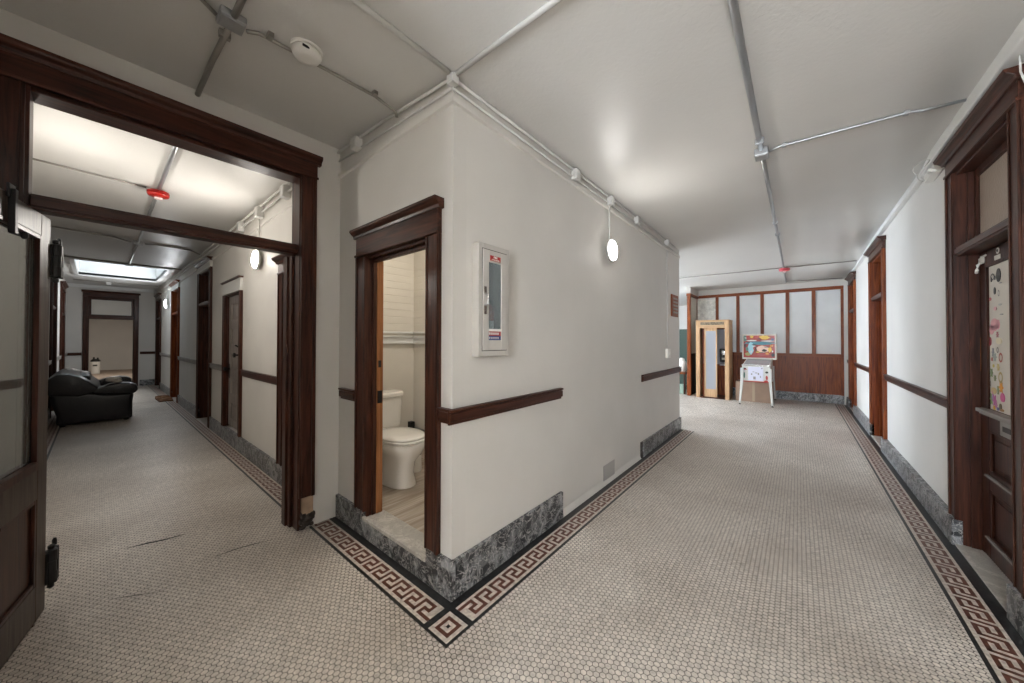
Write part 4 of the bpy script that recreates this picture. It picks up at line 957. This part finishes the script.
# ------------------------------------------------------------------ glazed screen at the end of the lamp corridor
FX = 10.5
gs = root('wall_end', 'wood framed screen of frosted panes over reddish wainscot', 'glazed screen', (FX,.6,0), kind='structure')
muly = [-.755,-.28,.19,.68,1.185,1.65,2.155]
for i, yv in enumerate(muly):
    w_ = .035 if i not in (0,) else .024
    MB().box(FX,FX+.07,yv-w_,yv+w_,1.10 if i not in (0,6) else .0,2.545).build('mullion', MT['red_z'], gs, bevel=.006)
MB().box(FX-.0,FX+.12,-.85,-.779,0,2.62).build('wall_strip', MT['plaster'], gs)
MB().box(FX-.01,FX+.08,-.779,2.19,2.545,2.62).build('top_rail', MT['red_y'], gs, bevel=.006)
MB().box(FX-.02,FX+.08,-.73,2.12,1.03,1.10).build('middle_rail', MT['red_y'], gs, bevel=.008)
for i in range(6):
    a, b_ = muly[i]+(.035 if i else .015), muly[i+1]-.035
    o = MB().box(FX+.03,FX+.04,a,b_,1.10,2.545).build('pane', MT['frost'], gs)
    if i == 5: o.data.materials[0] = plain('leaf_patterned_pane', (.74,.73,.66), .2, bump=1.0, bscale=16, var=.2, vscale=14)
    m = MB(); m.box(FX+.02,FX+.05,a-.0,b_+.0,.19,1.03); m.box(FX+.005,FX+.02,a-.035,a+.05,.19,1.03); m.box(FX+.005,FX+.02,b_-.05,b_+.035,.19,1.03)
    if i in (1,3,5): m.box(FX+.005,FX+.02,a,b_,.19,.26); m.box(FX+.005,FX+.02,a,b_,.97,1.03)
    m.build('wainscot_panel', MT['red_z'], gs, bevel=.003)
MB().box(FX-.015,FX+.07,-.779,2.15,0,.185).build('marble_base', MT['marble'], gs, bevel=.004)
MB().box(FX,FX+.12,-.85,2.2,2.62,3.05).build('wall_above', MT['plaster'], gs)
gr = root('wall_return', 'short glazed return of the screen with pale post at its end', 'glazed screen', (9.9,2.17,0), kind='structure')
MB().box(9.62,9.70,2.10,2.18,0,2.53).build('end_post', MT['red_z'], gr, bevel=.006)
MB().box(9.60,FX,2.09,2.19,2.53,2.60).build('top_rail', MT['red_x'], gr, bevel=.006)
MB().box(9.70,FX,2.135,2.145,1.06,2.53).build('pane', plain('cream_obscured_pane',(.60,.57,.48),.35,bump=.3,bscale=50), gr)
MB().box(9.70,FX,2.11,2.17,0,1.06).build('wainscot_panel', MT['dark_void'], gr)
MB().box(9.60,FX,2.09,2.19,2.60,3.05).build('wall_above', MT['plaster'], gr)

# ------------------------------------------------------------------ telephone booth
pb = root('phone_booth', 'light oak telephone booth with folded glass door beside the pinball machine', 'phone booth', (9.72,1.63,0))
bx0,bx1,by0,by1,bz = 9.50,10.08,1.25,1.95,1.885
for yv in (by0, by1-.085): MB().box(bx0,bx0+.07,yv,yv+.085,0,bz-.0).build('front_post', MT['oak_z'], pb, bevel=.005)
for yv in (by0, by1-.03): MB().box(bx0+.07,bx1,yv,yv+.03,0,bz-.01).build('side_panel', MT['oak_z'], pb, bevel=.003)
MB().box(bx1-.02,bx1,by0+.03,by1-.03,0,bz-.01).build('back_panel', MT['red_z'], pb)
MB().box(bx0,bx0+.05,by0+.085,by1-.085,1.70,1.875).build('header', MT['oak_y'], pb, bevel=.003)
m = MB(); m.box(bx0-.006,bx0,by0+.10,by1-.10,1.775,1.845)
sgn = m.build('sign_plate', plain('mottled_sign', (.17,.13,.08), .5, var=.6, vscale=28), pb)
MB().box(bx0-.02,bx1,by0-.01,by1+.01,bz-.01,bz+.01).build('roof_panel', MT['oak_y'], pb, bevel=.003)
MB().box(bx0,bx1,by0+.085,by1-.085,0,.03).build('floor_panel', MT['dark_y'], pb)
m = MB(); m.box(bx0+.03,bx0+.05,1.50,1.53,.03,1.70); m.box(bx0+.03,bx0+.05,1.74,1.77,.03,1.70); m.box(bx0+.03,bx0+.05,1.53,1.74,.03,.22); m.box(bx0+.03,bx0+.05,1.53,1.74,1.63,1.70)
fd = m.build('folding_door', MT['oak_z'], pb, bevel=.003)
MB().box(bx0+.038,bx0+.042,1.53,1.74,.22,1.63).build('pane', plain('booth_grey_pane',(.30,.31,.34),.3), fd)
m = MB(); m.box(bx0+.05,bx0+.25,1.78,1.80,.03,1.70); m.build('folding_door', MT['red_z'], pb)
MB().box(bx1-.20,bx1-.02,by0+.03,1.50,.78,.80).build('shelf', MT['lavender'], pb, bevel=.003)
m = MB(); m.box(bx1-.04,bx1-.021,by0+.04,by1-.05,.80,1.68); m.build('liner', plain('grey_perforated_liner',(.34,.34,.38),.5), pb)
ph = root('payphone', 'black payphone on the back wall of the telephone booth', 'telephone', (9.9,1.40,.87))
MB().box(9.80,9.93,1.33,1.49,.87,1.20).build('body', MT['black'], ph, bevel=.015)
MB().lathe([(.05,0),(.05,-.015),(.02,-.02)], (9.80,1.41,1.10), 'x', 20).build('dial', MT['chrome'], ph)
MB().box(9.77,9.80,1.345,1.37,.95,1.17).build('handset', MT['black'], ph, bevel=.01)
MB().box(9.79,9.80,1.38,1.44,.93,.98).build('coin_plate', MT['white_plastic'], ph)

# ------------------------------------------------------------------ pinball machine (front faces -x)
pm = root('pinball_machine', 'white pinball machine with colourful backbox in front of the screen', 'pinball machine', (9.75,.70,0))
px0,px1,py0,py1 = 9.12,10.20,.46,.955
m = MB(); m.prism([(px0,.50),(px1,.50),(px1,.98),(px0,.86)], 'y', py0, py1); cab = m.build('cabinet', MT['white_paint'], pm, bevel=.006)
m = MB(); m.prism([(px0+.03,.866),(px0+.03,.872),(px1-.05,.985),(px1-.05,.978)], 'y', py0+.02, py1-.02); m.build('playfield_glass', plain('grey_glass',(.42,.43,.45),.25), pm)
m = MB(); m.box(px0-.012,px0+.05,py0-.006,py1+.006,.845,.880); m.build('lockdown_bar', MT['chrome'], pm, bevel=.006)
m = MB(); m.box(px0-.008,px0,.575,.845,.535,.83); cd = m.build('coin_door', MT['lavender'], pm, bevel=.004)
m = MB()
for yv, zv, a_, b_ in ((.73,.59,.022,.03),(.66,.68,.012,.02),(.70,.70,.02,.008),(.78,.67,.012,.016),(.625,.62,.008,.02),(.75,.72,.016,.006),(.60,.80,.012,.012)):
    MB().box(px0-.012,px0-.008,yv-a_,yv+a_,zv-b_,zv+b_).build('coin_slot', MT['rail_grey'], cd)
# cabinet front artwork: loose shapes
R_, Gn_, Yl_, Bk_ = MT['red_plastic'], plain('art_green',(.06,.16,.12),.4), plain('art_yellow',(.75,.50,.08),.4), MT['black']
def blob(mat, c_, a, b_, plane_x, n=14, jag=.15, seed=0, parent=None, name='artwork'):
    random.seed(seed); m = MB()
    m.prism([(c_[0]+a*math.cos(2*PI*k/n)*(1+random.uniform(-jag,jag)), c_[1]+b_*math.sin(2*PI*k/n)*(1+random.uniform(-jag,jag))) for k in range(n)], 'x', plane_x, plane_x+.003)
    return m.build(name, mat, parent)
blob(Bk_, (.905,.78), .022,.022, px0-.003, seed=1, parent=cab); blob(R_, (.895,.77), .03,.012, px0-.0035, seed=2, parent=cab); blob(Gn_, (.915,.64), .014,.07, px0-.003, seed=3, parent=cab)
blob(Bk_, (.515,.72), .03,.022, px0-.003, seed=4, parent=cab); blob(R_, (.515,.60), .02,.05, px0-.003, seed=5, parent=cab); blob(R_, (.53,.53), .035,.02, px0-.003, seed=6, parent=cab)
m = MB(); m.box(px0-.004,px0,py0+.01,py1-.01,.50,.52); m.build('red_edge', R_, cab)
for yv, s in ((py0,-1),(py1,1)):
    for xv, q in ((px0,-1),(px1-.05,1)):
        m = MB()
        t0 = Vector((xv+.0, yv-s*.02, .80)); dx = q*.06 if q < 0 else .0
        rings = []
        for k, (z, o_) in enumerate(((.80,0),(.50,0),(.03,1))):
            cx_ = xv+(.02 if q < 0 else .03)+(-.05*o_ if q < 0 else .03*o_)+(-.03 if q < 0 else 0); cy_ = yv+s*(.004+.035*o_); w_ = .026 if o_ == 0 else .017
            rings.append([(cx_-w_,cy_-w_,z),(cx_+w_,cy_-w_,z),(cx_+w_,cy_+w_,z),(cx_-w_,cy_+w_,z)])
        m.ring_loft(rings); lg = m.build('leg', MT['white_paint'], pm, bevel=.004)
        c_ = rings[-1]; MB().lathe([(.022,0),(.022,.012),(.006,.02),(.006,.035)], ((c_[0][0]+c_[1][0])/2,(c_[0][1]+c_[2][1])/2,0), 'z', 12).build('leveler', MT['black'], lg)
# backbox
bx = 9.86; b0, b1, zb0, zb1 = .375, 1.03, .99, 1.55
m = MB(); m.box(bx,bx+.22,b0,b1,zb0-.03,zb1); bb = m.build('backbox', plain('cream_frame',(.70,.66,.58),.4), pm, bevel=.008)
MB().box(bx+.02,bx+.16,.50,.92,.93,zb0-.03).build('neck', MT['black'], pm)
MB().box(bx-.004,bx,b0+.03,b1-.03,zb0+.01,zb1-.03).build('backglass', plain('backglass_red',(.30,.022,.015),.25), bb)
arts = [(Yl_,(.60,1.47),.10,.045),(plain('art_teal',(.05,.20,.24),.4),(.70,1.34),.29,.04),(MT['white_plastic'],(.84,1.40),.09,.014),(MT['white_plastic'],(.53,1.39),.12,.014),
  (plain('art_pale_blue',(.35,.60,.68),.4),(.86,1.22),.06,.13),(plain('art_pink',(.80,.55,.45),.4),(.62,1.20),.13,.075),(Yl_,(.50,1.19),.03,.06),(Gn_,(.97,1.45),.03,.08),(plain('art_olive',(.30,.26,.08),.4),(.92,1.08),.06,.04),
  (Bk_,(.60,1.17),.045,.03),(Bk_,(.76,1.20),.012,.07),(R_,(.62,1.08),.14,.035),(plain('art_navy',(.02,.04,.12),.4),(.45,1.42),.03,.03),(Bk_,(.44,1.07),.03,.04),(Yl_,(.84,1.49),.035,.03),(MT['white_plastic'],(.96,1.46),.02,.012),(Bk_,(.79,1.30),.05,.012),(Bk_,(.97,1.28),.018,.05),(Gn_,(.93,1.20),.025,.05),(R_,(.74,1.48),.05,.03),(Bk_,(.70,1.44),.03,.012),(MT['white_plastic'],(.80,1.27),.035,.01),(MT['white_plastic'],(.85,1.14),.014,.03),(Yl_,(.72,1.13),.05,.014),(Bk_,(.56,1.25),.05,.010),(Bk_,(.66,1.12),.06,.008),(plain('art_orange',(.6,.2,.03),.4),(.55,1.10),.03,.03),(plain('art_orange_b',(.6,.2,.03),.4),(.47,1.28),.03,.03),(Bk_,(.90,1.36),.03,.01),(MT['white_plastic'],(.45,1.15),.014,.02),(R_,(.80,1.22),.012,.03)]
for i, (mt, c_, a, b_) in enumerate(arts): blob(mt, c_, a, b_, bx-.0065-.0002*i, seed=20+i, jag=.22, parent=bb)
# cardboard box below
t = root('cardboard_box', 'brown cardboard box on the floor under the pinball machine', 'box', (9.72,.78,0))
m = MB(); m.box(9.56,9.98,.44,1.13,.001,.45); m.build('carton', MT['card'], t, bevel=.004)
MB().box(9.558,9.56,.76,.81,.02,.45).build('tape', plain('tan_tape',(.36,.27,.18),.4), t)

# ------------------------------------------------------------------ lobby glimpse
t = root('tall_locker', 'tall dark green locker glimpsed past the end post of the screen', 'locker', (11.0,2.95,0))
MB().box(10.7,11.2,2.35,3.3,0,1.72).build('body', MT['green'], t, bevel=.01)
MB().box(10.69,10.70,2.38,2.80,.05,1.68).build('door', MT['green'], t, bevel=.004)
MB().box(10.69,10.70,2.82,3.27,.05,1.68).build('door', MT['green'], t, bevel=.004)
MB().box(10.675,10.69,2.76,2.78,.8,1.0).build('handle', MT['chrome'], t)
t = root('side_table', 'small brown side table beside the tall green locker', 'table', (9.95,2.36,0))
MB().box(9.75,10.15,2.26,2.58,.52,.56).build('table_top', MT['red_x'], t, bevel=.004)
for a in ((9.78,2.28),(10.12,2.28),(9.78,2.55),(10.12,2.55)): MB().box(a[0]-.02,a[0]+.02,a[1]-.02,a[1]+.02,0,.52).build('leg', MT['dark_z'], t)
m = MB(); m.ball((9.92,2.36,.72),(.12,.10,.16),12,.8); m.ball((9.95,2.38,.87),(.07,.07,.07),10)
tag(m.build('white_sack', MT['white_plastic'], smooth=True), 'bulging white bag standing on the small brown side table', 'bag')
m = MB(); m.box(9.82,10.08,2.31,2.52,.001,.20); m.box(9.81,10.09,2.30,2.53,.20,.23)
tag(m.build('storage_crate', plain('pale_green_plastic',(.30,.42,.34),.5), bevel=.01), 'pale green lidded crate under the side table', 'crate')

# ------------------------------------------------------------------ world, camera, colour
w = bpy.data.worlds.new('sky'); S.world = w; w.use_nodes = True
w.node_tree.nodes['Background'].inputs[0].default_value = (.7,.8,1,1); w.node_tree.nodes['Background'].inputs[1].default_value = .6

cam = bpy.data.cameras.new('camera'); co = bpy.data.objects.new('camera', cam); COL.objects.link(co)
fpx = 344.5; cam.sensor_width = 36; cam.sensor_fit = 'HORIZONTAL'; cam.lens = fpx/1024*36
cam.clip_start = .02; cam.clip_end = 100
yaw = math.atan(286/fpx)
pitch, roll = .0105, .0018
fwd = Vector((math.cos(yaw)*math.cos(pitch), math.sin(yaw)*math.cos(pitch), math.sin(pitch)))
q = fwd.to_track_quat('-Z', 'Y').to_matrix().to_4x4()
co.matrix_world = Matrix.Translation((0,0,1.4)) @ q @ Matrix.Rotation(roll, 4, 'Z')
cam.shift_y = -5.0/1024
S.camera = co
S.view_settings.view_transform = 'Standard'; S.view_settings.look = 'None'; S.view_settings.gamma = 1; S.view_settings.exposure = 1.33
try: S.view_settings.use_curve_mapping = False
except Exception: pass
S.cycles.max_bounces = 10; S.cycles.diffuse_bounces = 6
